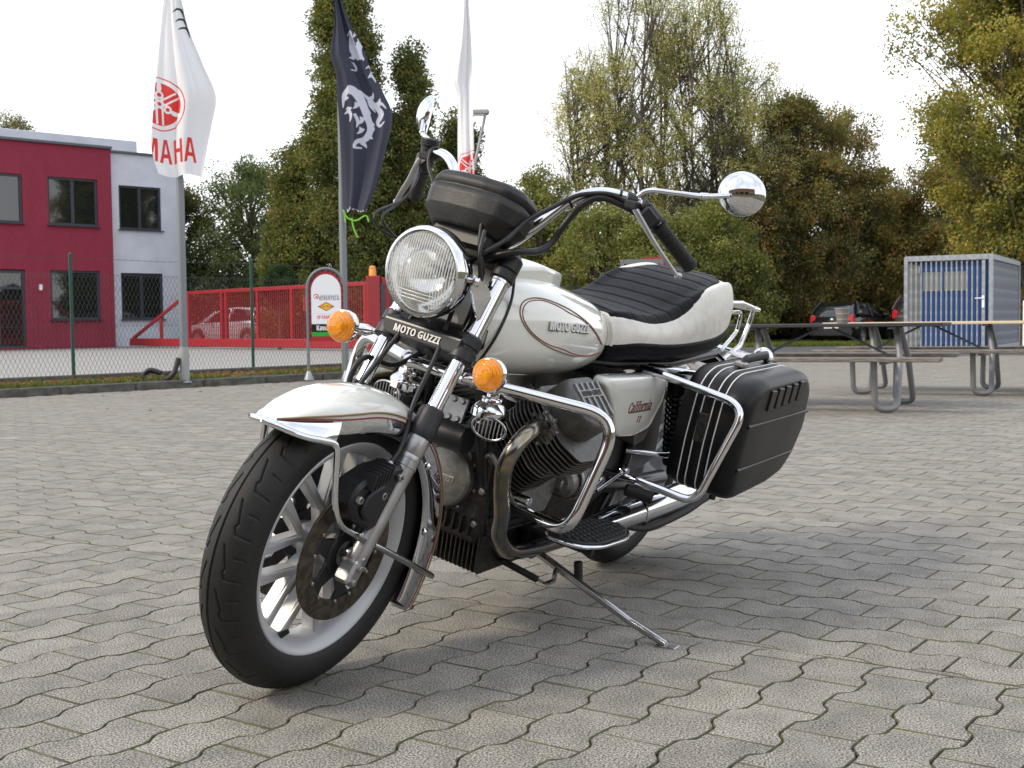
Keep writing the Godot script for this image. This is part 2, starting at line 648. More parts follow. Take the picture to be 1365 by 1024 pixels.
func front_end() -> void:
	wheel("front_wheel", AXLE, true)
	var st := S()
	rod(st, AXLE + v(0, 0, -.125), AXLE + v(0, 0, .125), .0105, 12, .002)
	for s in [-1.0, 1.0]:
		lathe(st, pp([0, 0, .012, 0, .0165, .002, .018, .006, .018, .014, .027, .016, .029, .019, .029, .030, .022, .032]), along(AXLE + v(0, 0, s * .112), AXLE), 24)
	obj("front_axle", st, M.dull_chrome, bike)
	for s in [-1.0, 1.0]:
		var z: float = s * .103
		# slider
		st = S()
		lathe(st, pp([0, 0, .015, 0, .0195, .004, .0215, .012, .0225, .050, .0235, .100, .0250, .240, .0265, .262, .0265, .270, .0255, .272, .0265, .274, .0265, .318, .0240, .324, .0200, .325]), along(fk(-.022, z), fk(.3, z)), 32)
		for t in [.245, .262]: lathe(st, pp([.0262, -.002, .0274, -.001, .0274, .001, .0262, .002]), along(fk(t - .022, z), fk(.6, z)), 32)
		box(st, v(.042, .054, .040), along(fk(-.032, z, .004), fk(.3, z, .004)), .006)
		obj("fork_slider", st, M.alu, bike)
		st = S()
		for t in [-.050, -.018]:
			rod(st, fk(t, z - s * .0 + s * .020, .006), fk(t, z + s * .028, .006), .0075, 6, .001)
		rod(st, fk(-.012, z + s * .01, -.032), fk(-.012, z + s * .01, .03), .006, 8, .001)
		obj("clamp_bolts", st, M.steel_bolt, bike).set_meta("kind", "stuff")
		st = S()
		lathe(st, pp([.020, .294, .0300, .294, .0310, .300, .0310, .318, .0290, .326, .0290, .350, .0270, .362, .0215, .366, .018, .366]), along(fk(0, z), fk(1, z)), 28)
		obj("dust_boot", st, M.black_satin, bike)
		st = S()
		rod(st, fk(.36, z), fk(.50, z), .0178, 24)
		obj("fork_tube", st, M.chrome, bike)
		st = S()
		rod(st, fk(.545, z), fk(.705, z), .0235, 24)
		for t in [.553, .695]: lathe(st, pp([.0235, -.003, .0255, -.002, .0255, .002, .0235, .003]), along(fk(t, z), fk(1, z)), 24)
		obj("fork_shroud", st, M.chrome, bike)
		st = S()
		lathe(st, pp([.018, .486, .029, .486, .031, .489, .031, .512, .028, .515, .028, .520, .031, .523, .031, .545, .026, .549, .018, .549]), along(fk(0, z), fk(1, z)), 28)
		lathe(st, pp([.018, .700, .027, .700, .029, .703, .029, .722, .026, .725, .029, .728, .029, .757, .025, .762, .016, .772, .012, .776, 0, .776]), along(fk(0, z), fk(1, z)), 28)
		obj("fork_clamp", st, M.black_satin, bike)
		# caliper
		st = S()
		var zc: float = s * .108
		var f := Transform3D(Basis(v(1, 0, 0), v(0, 1, 0), v(0, 0, 1)), v(0, 0, -.118 if s < 0 else .052))
		prism(st, rounded(pp([1.648, .470, 1.628, .505, 1.560, .530, 1.478, .534, 1.452, .505, 1.470, .455, 1.520, .400, 1.560, .395, 1.622, .428]), .014, 3), .066, .008, f)
		prism(st, rounded(pp([1.618, .452, 1.598, .486, 1.548, .502, 1.520, .470, 1.552, .424, 1.592, .424]), .012, 3), .012, .004, Transform3D(Basis.IDENTITY, v(0, 0, -.128 if s < 0 else .116)))
		for k in 6:
			var c := v(1.598 - k * .011, .512 + k * .0035, zc)
			box(st, v(.005, .036, .054), Transform3D(Basis(Vector3.BACK, .3), c), .0015)
		var cal := obj("brake_caliper", st, M.black_satin, bike)
		st = S()
		for p in [v2(1.627, .477), v2(1.546, .476), v2(1.496, .510)]:
			lathe(st, pp([0, .004, .0045, .004, .0045, .009, .0075, .009, .009, .007, .009, 0, 0, 0]), along(v(p.x, p.y, s * .120), v(p.x, p.y, s * .2)), 12)
		obj("caliper_bolts", st, M.steel_bolt, cal).set_meta("kind", "stuff")
		st = S()
		tube(st, curve([v(1.520, .53, s * .10), v(1.485, .56, s * .098), v(1.455, .60, s * .088), v(1.43, .66, s * .075), v(1.36, .76, s * .06), v(1.30, .86, s * .04)], 8), .0055, 8)
		obj("brake_hose", st, M.black_satin, bike)
		st = S()
		lathe(st, pp([0, 0, .008, 0, .009, .003, .007, .006, .009, .010, .007, .014, .009, .018, .007, .024, 0, .026]), along(v(1.525, .522, s * .101), v(1.46, .59, s * .096)), 12)
		obj("hose_union", st, M.alu, bike)
	# lower yoke, upper yoke, steering stem
	st = S()
	for q in [[.516, .030], [.742, .026]]:
		prism(st, rounded(pp([.115, -.03, .118, .012, .05, .012, -.05, .012, -.118, .012, -.115, -.03, -.04, -.085, .04, -.085]), .02, 4), q[1], .004, Transform3D(Basis(v(0, 0, 1), v(RAKE_Y, -RAKE_X, 0), v(RAKE_X, RAKE_Y, 0)), fk(q[0] - q[1] / 2, 0)))
	rod(st, fk(.50, 0, -.055), fk(.78, 0, -.055), .026, 20, .003)
	obj("fork_yokes", st, M.black_satin, bike)

func fender_ring(ph: float, part: int, grow := 0.0) -> PackedVector3Array:
	# part 0: painted shell from stripe over the crown to stripe; 1 / 2: chrome band left / right
	var fu := clampf((92.0 - ph) / 41.0, 0, 1)
	var top := .3545 + .034 * pow(fu, 1.5) + .017 * smoothstep(115.0, 190.0, ph)
	var inn := key([50.0, 54, 60, 66, 74, 87, 105, 125, 160, 200, 214], [.376, .352, .318, .297, .281, .272, .267, .268, .270, .276, .284], ph)
	var line := key([51.0, 54, 58, 62, 66, 72, 80, 90, 105, 120, 140, 170, 214], [.388, .377, .362, .348, .336, .322, .311, .305, .303, .308, .318, .328, .334], ph)
	var w := .080 * sqrt(clampf(1.0 - pow(clampf((82.0 - ph) / 32.0, 0, 1), 1.7), 0.0, 1.0))
	var pts := []
	for s in [-1.0, 1.0]:
		var side := []
		for t in [.2, .45, .66, .82, .925, .985]: side.append(v2(top - minf(top - line, .060) * (1.0 - pow(1.0 - pow(t, 2.3), .43)), t))
		pts.append(side)
	var out := PackedVector3Array()
	var a := deg_to_rad(ph)
	var c := v(cos(a), sin(a), 0)
	if part == 0:
		out.append(AXLE + c * (line - .001 + grow) + v(0, 0, -w))
		for i in range(5, -1, -1):
			var q: Vector2 = pts[0][i]
			out.append(AXLE + c * (q.x + grow) + v(0, 0, -q.y * w))
		out.append(AXLE + c * (top + grow))
		for i in 6:
			var q: Vector2 = pts[1][i]
			out.append(AXLE + c * (q.x + grow) + v(0, 0, q.y * w))
		out.append(AXLE + c * (line - .001 + grow) + v(0, 0, w))
	else:
		var s := -1.0 if part == 1 else 1.0
		for k in 5:
			var r := lerpf(line, inn, k / 4.0)
			out.append(AXLE + c * r + v(0, 0, s * (w + .0016 + sin(k / 4.0 * PI) * .002)))
		out.append(AXLE + c * (inn - .001) + v(0, 0, s * (w - .006)))
	return out

func front_fender() -> void:
	var st := S()
	var rows := []
	for i in 61: rows.append(fender_ring(51.0 + 163.0 * i / 60, 0))
	sheet(st, rows, false, 1)
	var f := obj("front_mudguard", st, M.white, bike)
	st = S()
	rows = []
	for i in 61:
		var r := PackedVector3Array()
		for p in fender_ring(52.0 + 161.0 * i / 60, 0, -.003): r.append(AXLE + (p - AXLE) * v(1, 1, .97))
		rows.append(r)
	sheet(st, rows, false, 1, true)
	obj("mudguard_inside", st, M.black_satin, f)
	for part in [1, 2]:
		st = S()
		rows = []
		for i in 61: rows.append(fender_ring(67.0 + 147.0 * i / 60, part))
		sheet(st, rows, false, 1, part == 2)
		obj("chrome_band", st, M.chrome, f)
		for q in [[.0135, .0022, "gold", .002], [.003, .0016, "red_line", .0035]]:
			st = S()
			var path := PackedVector3Array()
			for i in 61:
				var ph := (51.3 if part == 1 else 66.0) + (161.7 if part == 1 else 147.0) * i / 60
				var ring := fender_ring(ph, 0)
				var n := ring.size()
				var p0: Vector3 = ring[0] if part == 1 else ring[n - 1]
				var p1: Vector3 = ring[1] if part == 1 else ring[n - 2]
				var dir := (p1 - p0)
				var a := deg_to_rad(ph)
				path.append(p0 + v(cos(a), sin(a), 0) * minf(q[0], .8 * dir.length() + .004) + v(0, 0, (-1.0 if part == 1 else 1.0) * .0012))
			tube(st, path, q[1], 6, true, Vector2(1, 1))
			obj("pinstripe", st, M[q[2]], f)
	# chrome visor between the painted crown and the bumper tube
	st = S()
	for s in [-1.0, 1.0]:
		var tip := curve([v(1.700, .597, s * .090), v(1.732, .601, s * .084), v(1.764, .606, s * .071), v(1.794, .614, s * .052), v(1.815, .622, s * .027), v(1.822, .626, 0)], 4)
		var vr := []
		for j in 21:
			var ring0 := fender_ring(lerpf(71.0, 51.2, j / 20.0), 0)
			var a0 := ring0[0] if s < 0 else ring0[ring0.size() - 1]
			if j == 20: a0.z = 0.0
			var a1 := tip[j]
			var row := PackedVector3Array()
			for k in 8: row.append(a0.lerp(a1, k / 7.0) + v(.25, .5, s * .5) * .007 * sin(k / 7.0 * PI))
			vr.append(row)
		st = S()
		sheet(st, vr, false, 1, s > 0)
		obj("chrome_visor", st, M.chrome, f)
	# bumper tube round the tip and the stays
	for s in [-1.0, 1.0]:
		st = S()
		tube(st, curve([v(1.822, .628, 0), v(1.815, .624, s * .028), v(1.794, .616, s * .054), v(1.764, .608, s * .073), v(1.732, .603, s * .085), v(1.708, .597, s * .093), v(1.698, .578, s * .097), v(1.692, .54, s * .099), v(1.682, .49, s * .100), v(1.664, .445, s * .101), v(1.636, .413, s * .102), v(1.585, .388, s * .104)], 6), .0072, 12)
		obj("mudguard_bumper_tube", st, M.chrome, bike)
		st = S()
		tube(st, PackedVector3Array([v(1.512, .352, s * .104), v(1.500, .347, s * .110), v(1.40, .300, s * .114), v(1.270, .238, s * .116), v(1.255, .232, s * .108), v(1.24, .226, s * .085)]), .0075, 10)
		obj("mudguard_rear_stay", st, M.dull_chrome, bike)
		for p in [v(1.335, .505, s * .0835), v(1.290, .34, s * .0835)]:
			st = S()
			lathe(st, pp([0, .008, .004, .008, .009, .004, .010, 0]), along(p, p + v(0, 0, s)), 12)
			obj("mudguard_stud", st, M.chrome, bike)
		st = S()
		box(st, v(.03, .035, .010), along(v(1.585, .385, s * .108), v(1.62, .40, s * .108)), .002)
		lathe(st, pp([0, .006, .006, .006, .009, .003, .009, 0]), along(v(1.588, .386, s * .112), v(1.588, .386, s * .2)), 8)
		obj("stay_bracket", st, M.dull_chrome, bike)
	st = S()
	tube(st, PackedVector3Array([v(1.248, .142, -.055), v(1.222, .135, 0), v(1.248, .142, .055)]), .012, 8, true, Vector2(1, .3))
	obj("mudguard_lip", st, M.dull_chrome, bike)

func text_mesh(s: String, size: float, depth: float, serif := false) -> TextMesh:
	var t := TextMesh.new()
	var f := SystemFont.new()
	f.font_names = PackedStringArray(["Droid Serif" if serif else "Droid Sans"])
	f.font_weight = 700
	t.font = f
	t.text = s
	t.font_size = 64
	t.pixel_size = size / 46.0
	t.depth = depth
	return t

func letters(called: String, s: String, size: float, width: float, depth: float, xf: Transform3D, m: Material, parent: Node, serif := false, shear := 0.0) -> MeshInstance3D:
	var t := text_mesh(s, size, depth, serif)
	var arr := t.get_mesh_arrays()
	var vs: PackedVector3Array = arr[Mesh.ARRAY_VERTEX]
	var ix: PackedInt32Array = arr[Mesh.ARRAY_INDEX]
	var lo := 1e9
	var hi := -1e9
	for p in vs:
		lo = minf(lo, p.x)
		hi = maxf(hi, p.x)
	var k := width / (hi - lo)
	var st := S()
	st.set_smooth_group(FLAT)
	for i in (ix if ix.size() > 0 else PackedInt32Array(range(vs.size()))):
		var p := vs[i]
		st.add_vertex(xf * v((p.x - (lo + hi) / 2) * k + p.y * shear, p.y, p.z))
	return obj(called, st, m, parent)

func head_and_bars() -> void:
	var c := v(1.392, .934, 0)
	var ax := v(1, -.03, 0).normalized()
	var f := along(c, c + ax)
	var hl := Node3D.new()
	hl.name = "headlight"
	bike.add_child(hl, true)
	var st := S()
	lathe(st, pp([0, -.135, .030, -.133, .058, -.115, .078, -.085, .089, -.05, .094, -.028, .094, -.02]), f, 48)
	obj("headlight_shell", st, M.black, hl)
	st = S()
	lathe(st, pp([.0935, -.048, .0990, -.047, .1015, -.040, .1025, -.020, .1015, -.004, .0975, .004, .0930, .004, .0912, .000, .0905, -.010]), f, 64)
	obj("chrome_rim", st, M.chrome, hl)
	st = S()
	lathe(st, pp([.0900, -.008, .0880, -.010, .0800, -.030, .0640, -.054, .0430, -.072, .0200, -.081, .0, -.082]), f, 48)
	obj("reflector", st, M.reflector, hl)
	st = S()
	lathe(st, pp([0, -.030, .012, -.031, .0165, -.036, .0175, -.046, .015, -.060, .010, -.078]), f, 20)
	obj("bulb_shield", st, M.dull_chrome, hl)
	# ribbed glass
	st = S()
	var rows := []
	for i in 73:
		var z := -.0895 + .179 * i / 72
		var h := sqrt(maxf(.0900 * .0900 - z * z, 0.0))
		var row := PackedVector3Array()
		for j in 15:
			var y := -h + 2 * h * j / 14
			var r2 := (y * y + z * z) / (.09 * .09)
			var rib := 0.0
			row.append(c + v(.002 + .013 * (1 - r2) + rib, y, z))
		rows.append(row)
	sheet(st, rows, false, 1)
	obj("ribbed_lens", st, M.headlight_glass, hl)
	st = S()
	for i in 27:
		var z := -.0845 + .169 * i / 26
		var h := sqrt(.0885 * .0885 - z * z) * .97
		var y0 := -h
		var y1 := h
		if absf(z) < .034: y0 = -.040
		var path := PackedVector3Array()
		for j in 11:
			var y := lerpf(y0, y1, j / 10.0)
			path.append(c + v(.0015 + .013 * (1 - (y * y + z * z) / .0081), y, z))
		tube(st, path, .00165, 6)
	for y in [-.046, -.054, -.062]:
		var path := PackedVector3Array()
		for j in 9:
			var z := lerpf(-.05, .05, j / 8.0)
			path.append(c + v(.0015 + .013 * (1 - (y * y + z * z) / .0081), y, z))
		tube(st, path, .0013, 6)
	obj("lens_ribs", st, M.lens_rib, hl).set_meta("kind", "stuff")
	for s in [-1.0, 1.0]:
		st = S()
		prism(st, rounded(pp([1.355, .958, 1.285, .925, 1.262, .895, 1.290, .850, 1.318, .862, 1.362, .925]), .012, 4), .006, .0015, Transform3D(Basis.IDENTITY, v(0, 0, s * .112 - .003)))
		lathe(st, pp([0, .007, .006, .007, .010, .004, .011, 0]), along(v(1.345, .940, s * .115), v(1.345, .940, s * .2)), 12)
		rod(st, v(1.345, .940, s * .115), v(1.345, .940, s * .085), .008, 10)
		obj("headlight_bracket", st, M.chrome, bike)
	# badge panel below the headlight
	st = S()
	prism(st, rounded(pp([1.353, .772, 1.343, .810, 1.300, .828, 1.240, .832, 1.245, .782, 1.30, .765]), .006, 3), .222, .006, Transform3D(Basis.IDENTITY, v(0, 0, -.111)))
	var bp := obj("badge_panel", st, M.black, bike)
	var n := v(.038, .010, 0).normalized()
	letters("badge_lettering", "MOTO GUZZI", .0165, .128, .0022, facing(v(1.3500, .7905, .008), n), M.letters, bp)
	st = S()
	rod(st, v(1.27, .775, -.0), v(1.30, .748, .0), .012, 12, .003)
	obj("brake_splitter", st, M.black_satin, bike)
	st = S()
	tube(st, curve([v(1.24, .75, .04), v(1.268, .700, .085), v(1.303, .692, .10), v(1.385, .712, .10), v(1.420, .695, .104), v(1.432, .652, .106), v(1.425, .60, .100)], 6), .0065, 8)
	obj("splitter_hose", st, M.black_satin, bike)
	# indicators
	for s in [-1.0, 1.0]:
		var q := v(1.365, .757, s * .206)
		var ind := Node3D.new()
		ind.name = "turn_indicator"
		bike.add_child(ind, true)
		var g := along(q, q + v(1, 0, 0))
		st = S()
		lathe(st, pp([0, .0345, .012, .034, .0205, .0315, .0235, .0280, .0238, .0225, .0275, .0215, .0290, .0195, .0290, .0165, .0320, .0155, .0335, .0135, .0335, .0105, .0358, .0095, .0368, .0075, .0368, 0, 0, 0]), g, 40)
		obj("amber_lens", st, M.amber_clear, ind)
		st = S()
		lathe(st, pp([.0352, .001, .030, -.008, .020, -.013, .008, -.015, 0, -.015]), g, 28)
		lathe(st, pp([0, .018, .006, .017, .009, .010, .009, .002, .006, -.012]), g, 16)
		obj("reflector_bowl", st, M.amber_bowl, ind)
		st = S()
		lathe(st, pp([.0366, .002, .0384, .002, .0384, -.010, .035, -.022, .026, -.034, .013, -.042, 0, -.044]), g, 32)
		obj("chrome_body", st, M.chrome, ind)
		st = S()
		rod(st, q + v(-.022, 0, 0), fk(.50, s * .105, -.01), .007, 12)
		lathe(st, pp([.008, 0, .014, .01, .014, .03, .008, .045]), along(q + v(-.024, 0, -s * .018), fk(.50, s * .105, -.01)), 14)
		obj("indicator_stalk", st, M.chrome if s > 0 else M.dull_chrome, ind)
	# instrument pod
	var up := v(-.36, .93, 0).normalized()
	var fw := v(.93, .36, 0).normalized()
	var pc := v(1.212, 1.083, 0)
	var oct := rounded(pp([.127, -.036, .127, .040, .094, .076, .035, .087, -.035, .087, -.094, .076, -.127, .040, -.127, -.036, -.088, -.064, .088, -.064]), .012, 3)
	st = S()
	rows = []
	for q in [[-.064, .72], [-.060, .76], [-.030, .955], [-.026, .97], [-.004, .99], [.004, 1.0], [.020, 1.0], [.0205, .985], [.023, .985], [.0235, 1.0], [.040, .985], [.050, .95], [.055, .90], [.053, .86], [.044, .84]]:
		var ring := PackedVector3Array()
		for p in oct: ring.append(pc + up * q[0] + v(0, 0, 1) * p.x * q[1] + fw * p.y * q[1])
		rows.append(ring)
	for i in rows.size() - 1: sheet(st, [rows[i], rows[i + 1]], true, [1, 2, 2, 3, 3, 4, 4, 5, 6, 6, 7, 7, 7, 7][i])
	fan(st, rows[0])
	fan(st, rows[rows.size() - 1])
	var pod := obj("instrument_pod", st, M.pod, bike)
	st = S()
	for z in [-.06, .06]: lathe(st, pp([0, .001, .040, .001, .042, .004, .046, .004, .046, -.01]), along(pc + up * .046 + v(0, 0, z), pc + up + v(0, 0, z)), 32)
	obj("gauge", st, M.black, pod)
	st = S()
	for z in [-.06, .06]: lathe(st, pp([0, 0, .030, 0, .034, -.006, .034, -.03, .0, -.03]), along(pc - up * .058 + v(0, 0, z) + fw * .01, pc - up + v(0, 0, z)), 24)
	box(st, v(.12, .05, .16), Transform3D(Basis(Vector3.BACK, .35), v(1.22, 1.005, 0)), .01)
	obj("pod_bracket", st, M.black_satin, pod)
	# handlebar
	st = S()
	var half := []
	for p in [v(1.160, 1.020, .0), v(1.158, 1.020, .058), v(1.138, 1.072, .108), v(1.100, 1.145, .160), v(1.076, 1.178, .205), v(1.050, 1.186, .255), v(1.018, 1.172, .305), v(.960, 1.118, .360), v(.910, 1.070, .398)]: half.append(p)
	var full := []
	for i in range(half.size() - 1, 0, -1): full.append(half[i] * v(1, 1, -1))
	full.append_array(half)
	tube(st, curve(full, 8), .0125, 16)
	obj("handlebar", st, M.chrome, bike)
	st = S()
	for z in [-.045, .045]:
		st = S()
		bx(st, v(1.158, 1.020, z), v(.04, .045, .026), .004)
		rod(st, v(1.158, 1.0, z), v(1.165, .96, z), .011, 10)
		obj("bar_clamp", st, M.chrome, bike)
	for s in [-1.0, 1.0]:
		var a := v(.985, 1.140, s * .338)
		var b := v(.905, 1.066, s * .402)
		st = S()
		var prof := [v2(0, 0), v2(.014, 0), v2(.0225, .002), v2(.0225, .007)]
		for k in 14:
			prof.append(v2(.0182, .010 + k * .0086))
			prof.append(v2(.0182, .0155 + k * .0086))
			prof.append(v2(.0170, .0162 + k * .0086))
			prof.append(v2(.0170, .0178 + k * .0086))
		prof.append_array([v2(.0195, .131), v2(.0200, .136), v2(.016, .141), v2(0, .142)])
		lathe(st, prof, along(a, b), 24)
		obj("grip", st, M.rubber, bike)
		st = S()
		var d := (b - a).normalized()
		rod(st, a - d * .052, a - d * .004, .0215, 16, .004)
		box(st, v(.034, .048, .036), along(a - d * .03 + v(.014, -.006, 0), a + v(.014, -.006, 0)), .005)
		rod(st, a - d * .066, a - d * .055, .0185, 16, .002)
		var sw := obj("switch_housing", st, M.black_satin, bike)
		st = S()
		box(st, v(.008, .012, .012), along(a - d * .035 + v(.012, .02, -s * .004), a + v(.012, .02, 0)), .002)
		obj("switch_button", st, M.green_button if s < 0 else M.tail_red, sw)
		# lever and perch
		st = S()
		var p0 := v(1.046, 1.168, s * .300)
		tube(st, curve([p0, v(1.036, 1.144, s * .320), v(1.014, 1.104, s * .351), v(.992, 1.066, s * .385), v(.972, 1.038, s * .410)], 6), [.012, .0125, .013, .013, .0128, .0125, .0122, .0118, .0114, .011, .0106, .0102, .0098, .0095, .0092, .009, .0088, .0085, .0082, .008, .0078, .0076, .0074, .0072, .007], 12, true, Vector2(1.0, .62))
		lathe(st, pp([0, -.0095, .005, -.008, .0085, -.004, .0095, 0, .0085, .004, .005, .008, 0, .0095]), Transform3D(Basis.IDENTITY, v(.968, 1.036, s * .413)), 14)
		obj("clutch_lever" if s < 0 else "brake_lever", st, M.alu, bike)
		st = S()
		var e: Vector3 = (half[6] - half[5]).normalized() * v(1, 1, s)
		rod(st, v(1.034, 1.180, s * .280) - e * .012, v(1.034, 1.180, s * .280) + e * .016, .019, 16, .003)
		box(st, v(.026, .020, .036), Transform3D(Basis.IDENTITY, v(1.046, 1.172, s * .294)), .004)
		if s > 0:
			lathe(st, pp([0, -.045, .014, -.045, .019, -.02, .0205, .0, .0205, .020, .0245, .021, .0250, .024, .0235, .026, .0250, .028, .0235, .030, .0250, .032, .0235, .034, .0250, .036, .023, .040, 0, .041]), along(v(1.026, 1.176, .304), v(1.026, 1.3, .304)), 28)
		obj("lever_perch", st, M.black_satin, bike)
		# mirror
		var mir := Node3D.new()
		mir.name = "mirror"
		bike.add_child(mir, true)
		st = S()
		tube(st, curve([v(1.030, 1.180, s * .290), v(1.030, 1.198, s * .300), v(1.018, 1.212, s * .318), v(.975, 1.218, s * .360), v(.920, 1.226, s * .410), v(.872, 1.240 + (.02 if s > 0 else 0.0), s * .448)], 6), .0062, 12)
		rod(st, v(1.030, 1.174, s * .290), v(1.030, 1.192, s * .297), .009, 12, .002)
		rod(st, v(.93, 1.2245, s * .402), v(.912, 1.2275, s * .417), .0078, 12, .002)
		obj("mirror_stem", st, M.chrome, mir)
		st = S()
		var mc := v(.838, 1.250 + (.026 if s > 0 else 0.0), s * .466)
		var mx := v(cos(.45), .05, s * sin(.45) * -1.0).normalized()
		mx = v(cos(.40), .05, -sin(.40)) if s < 0 else v(cos(1.0), .03, sin(1.0))
		var mf := along(mc, mc + mx)
		lathe(st, pp([.0500, -.010, .0545, -.010, .0560, -.006, .0550, .000, .0505, .007, .0410, .015, .0280, .022, .0140, .026, 0, .027]), mf, 40, 0, TAU, .94)
		obj("mirror_shell", st, M.chrome, mir)
		st = S()
		lathe(st, pp([.0, -.010, .0515, -.010]), mf, 40, 0, TAU, .94)
		obj("mirror_glass", st, M.reflector, mir)
	# cables
	var runs := [
		[v(1.30, .97, -.06), v(1.325, 1.00, -.10), v(1.28, 1.04, -.125), v(1.22, 1.085, -.128), v(1.17, 1.12, -.15), v(1.12, 1.16, -.18), v(1.095, 1.176, -.21), v(1.07, 1.184, -.25), v(1.04, 1.17, -.29)],
		[v(1.25, .98, -.05), v(1.24, 1.015, -.13), v(1.17, 1.025, -.15), v(1.135, 1.05, -.16), v(1.118, 1.10, -.175), v(1.10, 1.15, -.20), v(1.08, 1.172, -.23), v(1.045, 1.165, -.275), v(1.02, 1.15, -.31)],
		[v(1.02, 1.165, .33), v(1.10, 1.11, .27), v(1.17, 1.06, .25), v(1.285, 1.022, .235), v(1.275, .985, .215), v(1.21, .965, .17), v(1.2, .92, .1)],
		[v(1.03, 1.16, .32), v(1.11, 1.09, .27), v(1.19, 1.045, .25), v(1.262, 1.018, .23), v(1.250, .985, .21), v(1.19, .95, .17), v(1.18, .90, .08)],
		[v(1.05, 1.19, .28), v(1.07, 1.15, .265), v(1.10, 1.08, .20), v(1.16, 1.0, .14), v(1.2, .93, .06)],
		[v(1.31, 1.05, -.085), v(1.335, 1.0, -.10), v(1.325, .95, -.108), v(1.30, .88, -.09), v(1.27, .82, -.06)],
		[v(1.29, 1.06, -.06), v(1.31, 1.01, -.08), v(1.295, .96, -.095), v(1.275, .90, -.075)],
		[v(1.17, .97, -.10), v(1.19, .90, -.12), v(1.23, .82, -.125), v(1.25, .74, -.10)]]
	for i in runs.size():
		st = S()
		tube(st, curve(runs[i], 7), [.0055, .0085, .0032, .0032, .0042, .005, .004, .0035][i], 8)
		obj("control_cable" if i != 1 else "wiring_loom", st, M.black_satin, bike)
	st = S()
	for p in [[v(1.100, 1.145, -.160), v(1.085, 1.170, -.185)], [v(1.050, 1.186, -.255), v(1.035, 1.182, -.275)]]:
		st = S()
		rod(st, p[0], p[0] + (p[1] - p[0]).normalized() * .006, .0165, 12)
		obj("cable_tie", st, M.black, bike)

# ---- tank and seat
const TX := [1.285, 1.262, 1.22, 1.15, 1.06, .96, .86, .76, .68, .62, .585, .570]
const TT := [.862, .895, .922, .940, .948, .944, .930, .912, .895, .874, .850, .815]
const TB := [.800, .765, .736, .713, .699, .692, .690, .694, .706, .726, .752, .780]
const TW := [.050, .090, .124, .148, .161, .163, .158, .147, .133, .112, .088, .055]

func tank_side(x: float, y: float) -> float:
	var t := key(TX, TT, x)
	var b := key(TX, TB, x)
	var mid := lerpf(b, t, .46)
	var s := (y - mid) / (t - mid) if y > mid else (mid - y) / (mid - b)
	return key(TX, TW, x) * pow(maxf(1.0 - pow(clampf(s, 0, 1), 2.5), 0.0), 1.0 / 2.5)

func tank() -> void:
	var st := S()
	var rows := []
	for i in 49:
		var u := i / 48.0
		var x := 1.288 - (.5 - .5 * cos(u * PI)) * .720
		x = clampf(x, .5701, 1.2849)
		var t := key(TX, TT, x)
		var b := key(TX, TB, x)
		var w := key(TX, TW, x)
		var mid := lerpf(b, t, .46)
		var ring := PackedVector3Array()
		for k in 48:
			var a := TAU * k / 48
			var cz := cos(a)
			var sy := sin(a)
			var z := w * signf(cz) * pow(absf(cz), 2.0 / 2.5)
			var y := mid + (t - mid if sy > 0 else mid - b) * signf(sy) * pow(absf(sy), 2.0 / 2.5)
			ring.append(v(x, y, z))
		rows.append(ring)
	loft(st, rows, 1)
	var tk := obj("fuel_tank", st, M.white, bike)
	# raised cover with the filler cap on the crown
	st = S()
	rows = []
	for q in [[1.0, -.008], [1.0, .030], [.985, .038], [.94, .043], [.80, .047], [.5, .050], [.1, .051]]:
		var ring := PackedVector3Array()
		for p in rounded(pp([1.20, -.060, 1.20, .060, .93, .066, .80, .036, .80, -.036, .93, -.066]), .04, 5):
			var x: float = .99 + (p.x - .99) * q[0]
			ring.append(v(x, key(TX, TT, clampf(p.x, .63, 1.28)) - .010 * absf(p.y) / .066 + q[1] - .004, p.y * q[0]))
		rows.append(ring)
	loft(st, rows, 1)
	obj("filler_cover", st, M.white, tk)
	# oval pinstripes and lettering on both flanks
	for s in [-1.0, 1.0]:
		for q in [[0.0, .0020, "gold"], [.0085, .0014, "red_line"]]:
			var o := curve([v(.690, .766, 0), v(.79, .764, 0), v(.90, .773, 0), v(1.03, .797, 0), v(1.115, .826, 0), v(1.158, .858, 0), v(1.160, .886, 0), v(1.125, .906, 0), v(1.055, .909, 0), v(.945, .888, 0), v(.820, .848, 0), v(.705, .792, 0)], 6)
			var path := PackedVector3Array()
			var cc := v(.96, .838, 0)
			for p in o:
				var d := (cc - p).normalized() * v(1, 1.0, 0)
				var e: Vector3 = p + d * q[0]
				path.append(v(e.x, e.y, s * (tank_side(e.x, e.y) + .0003)))
			st = S()
			tube(st, path, q[1], 6)
			obj("oval_pinstripe", st, M[q[2]], tk)
		var x0 := .950
		var y0 := .846
		var z0 := tank_side(x0, y0)
		var n := v((tank_side(x0 - .05, y0) - tank_side(x0 + .05, y0)) / .1, (tank_side(x0, y0 - .015) - tank_side(x0, y0 + .015)) / .03, 1.0)
		n = v(n.x, n.y, s).normalized()
		var up := v(0, 1, 0)
		var tf := facing(v(x0, y0, s * (z0 + .0005)), n, up)
		tf.basis = tf.basis.rotated(n, .06 * s)
		var plate := letters("tank_lettering", "MOTO GUZZI", .0215, .215, .004, tf, M.letters, tk)
		letters("emblem_shadow_edge", "MOTO GUZZI", .0215, .217, .004, tf.translated_local(v(.0022, -.0026, -.0012)), M.black, plate)

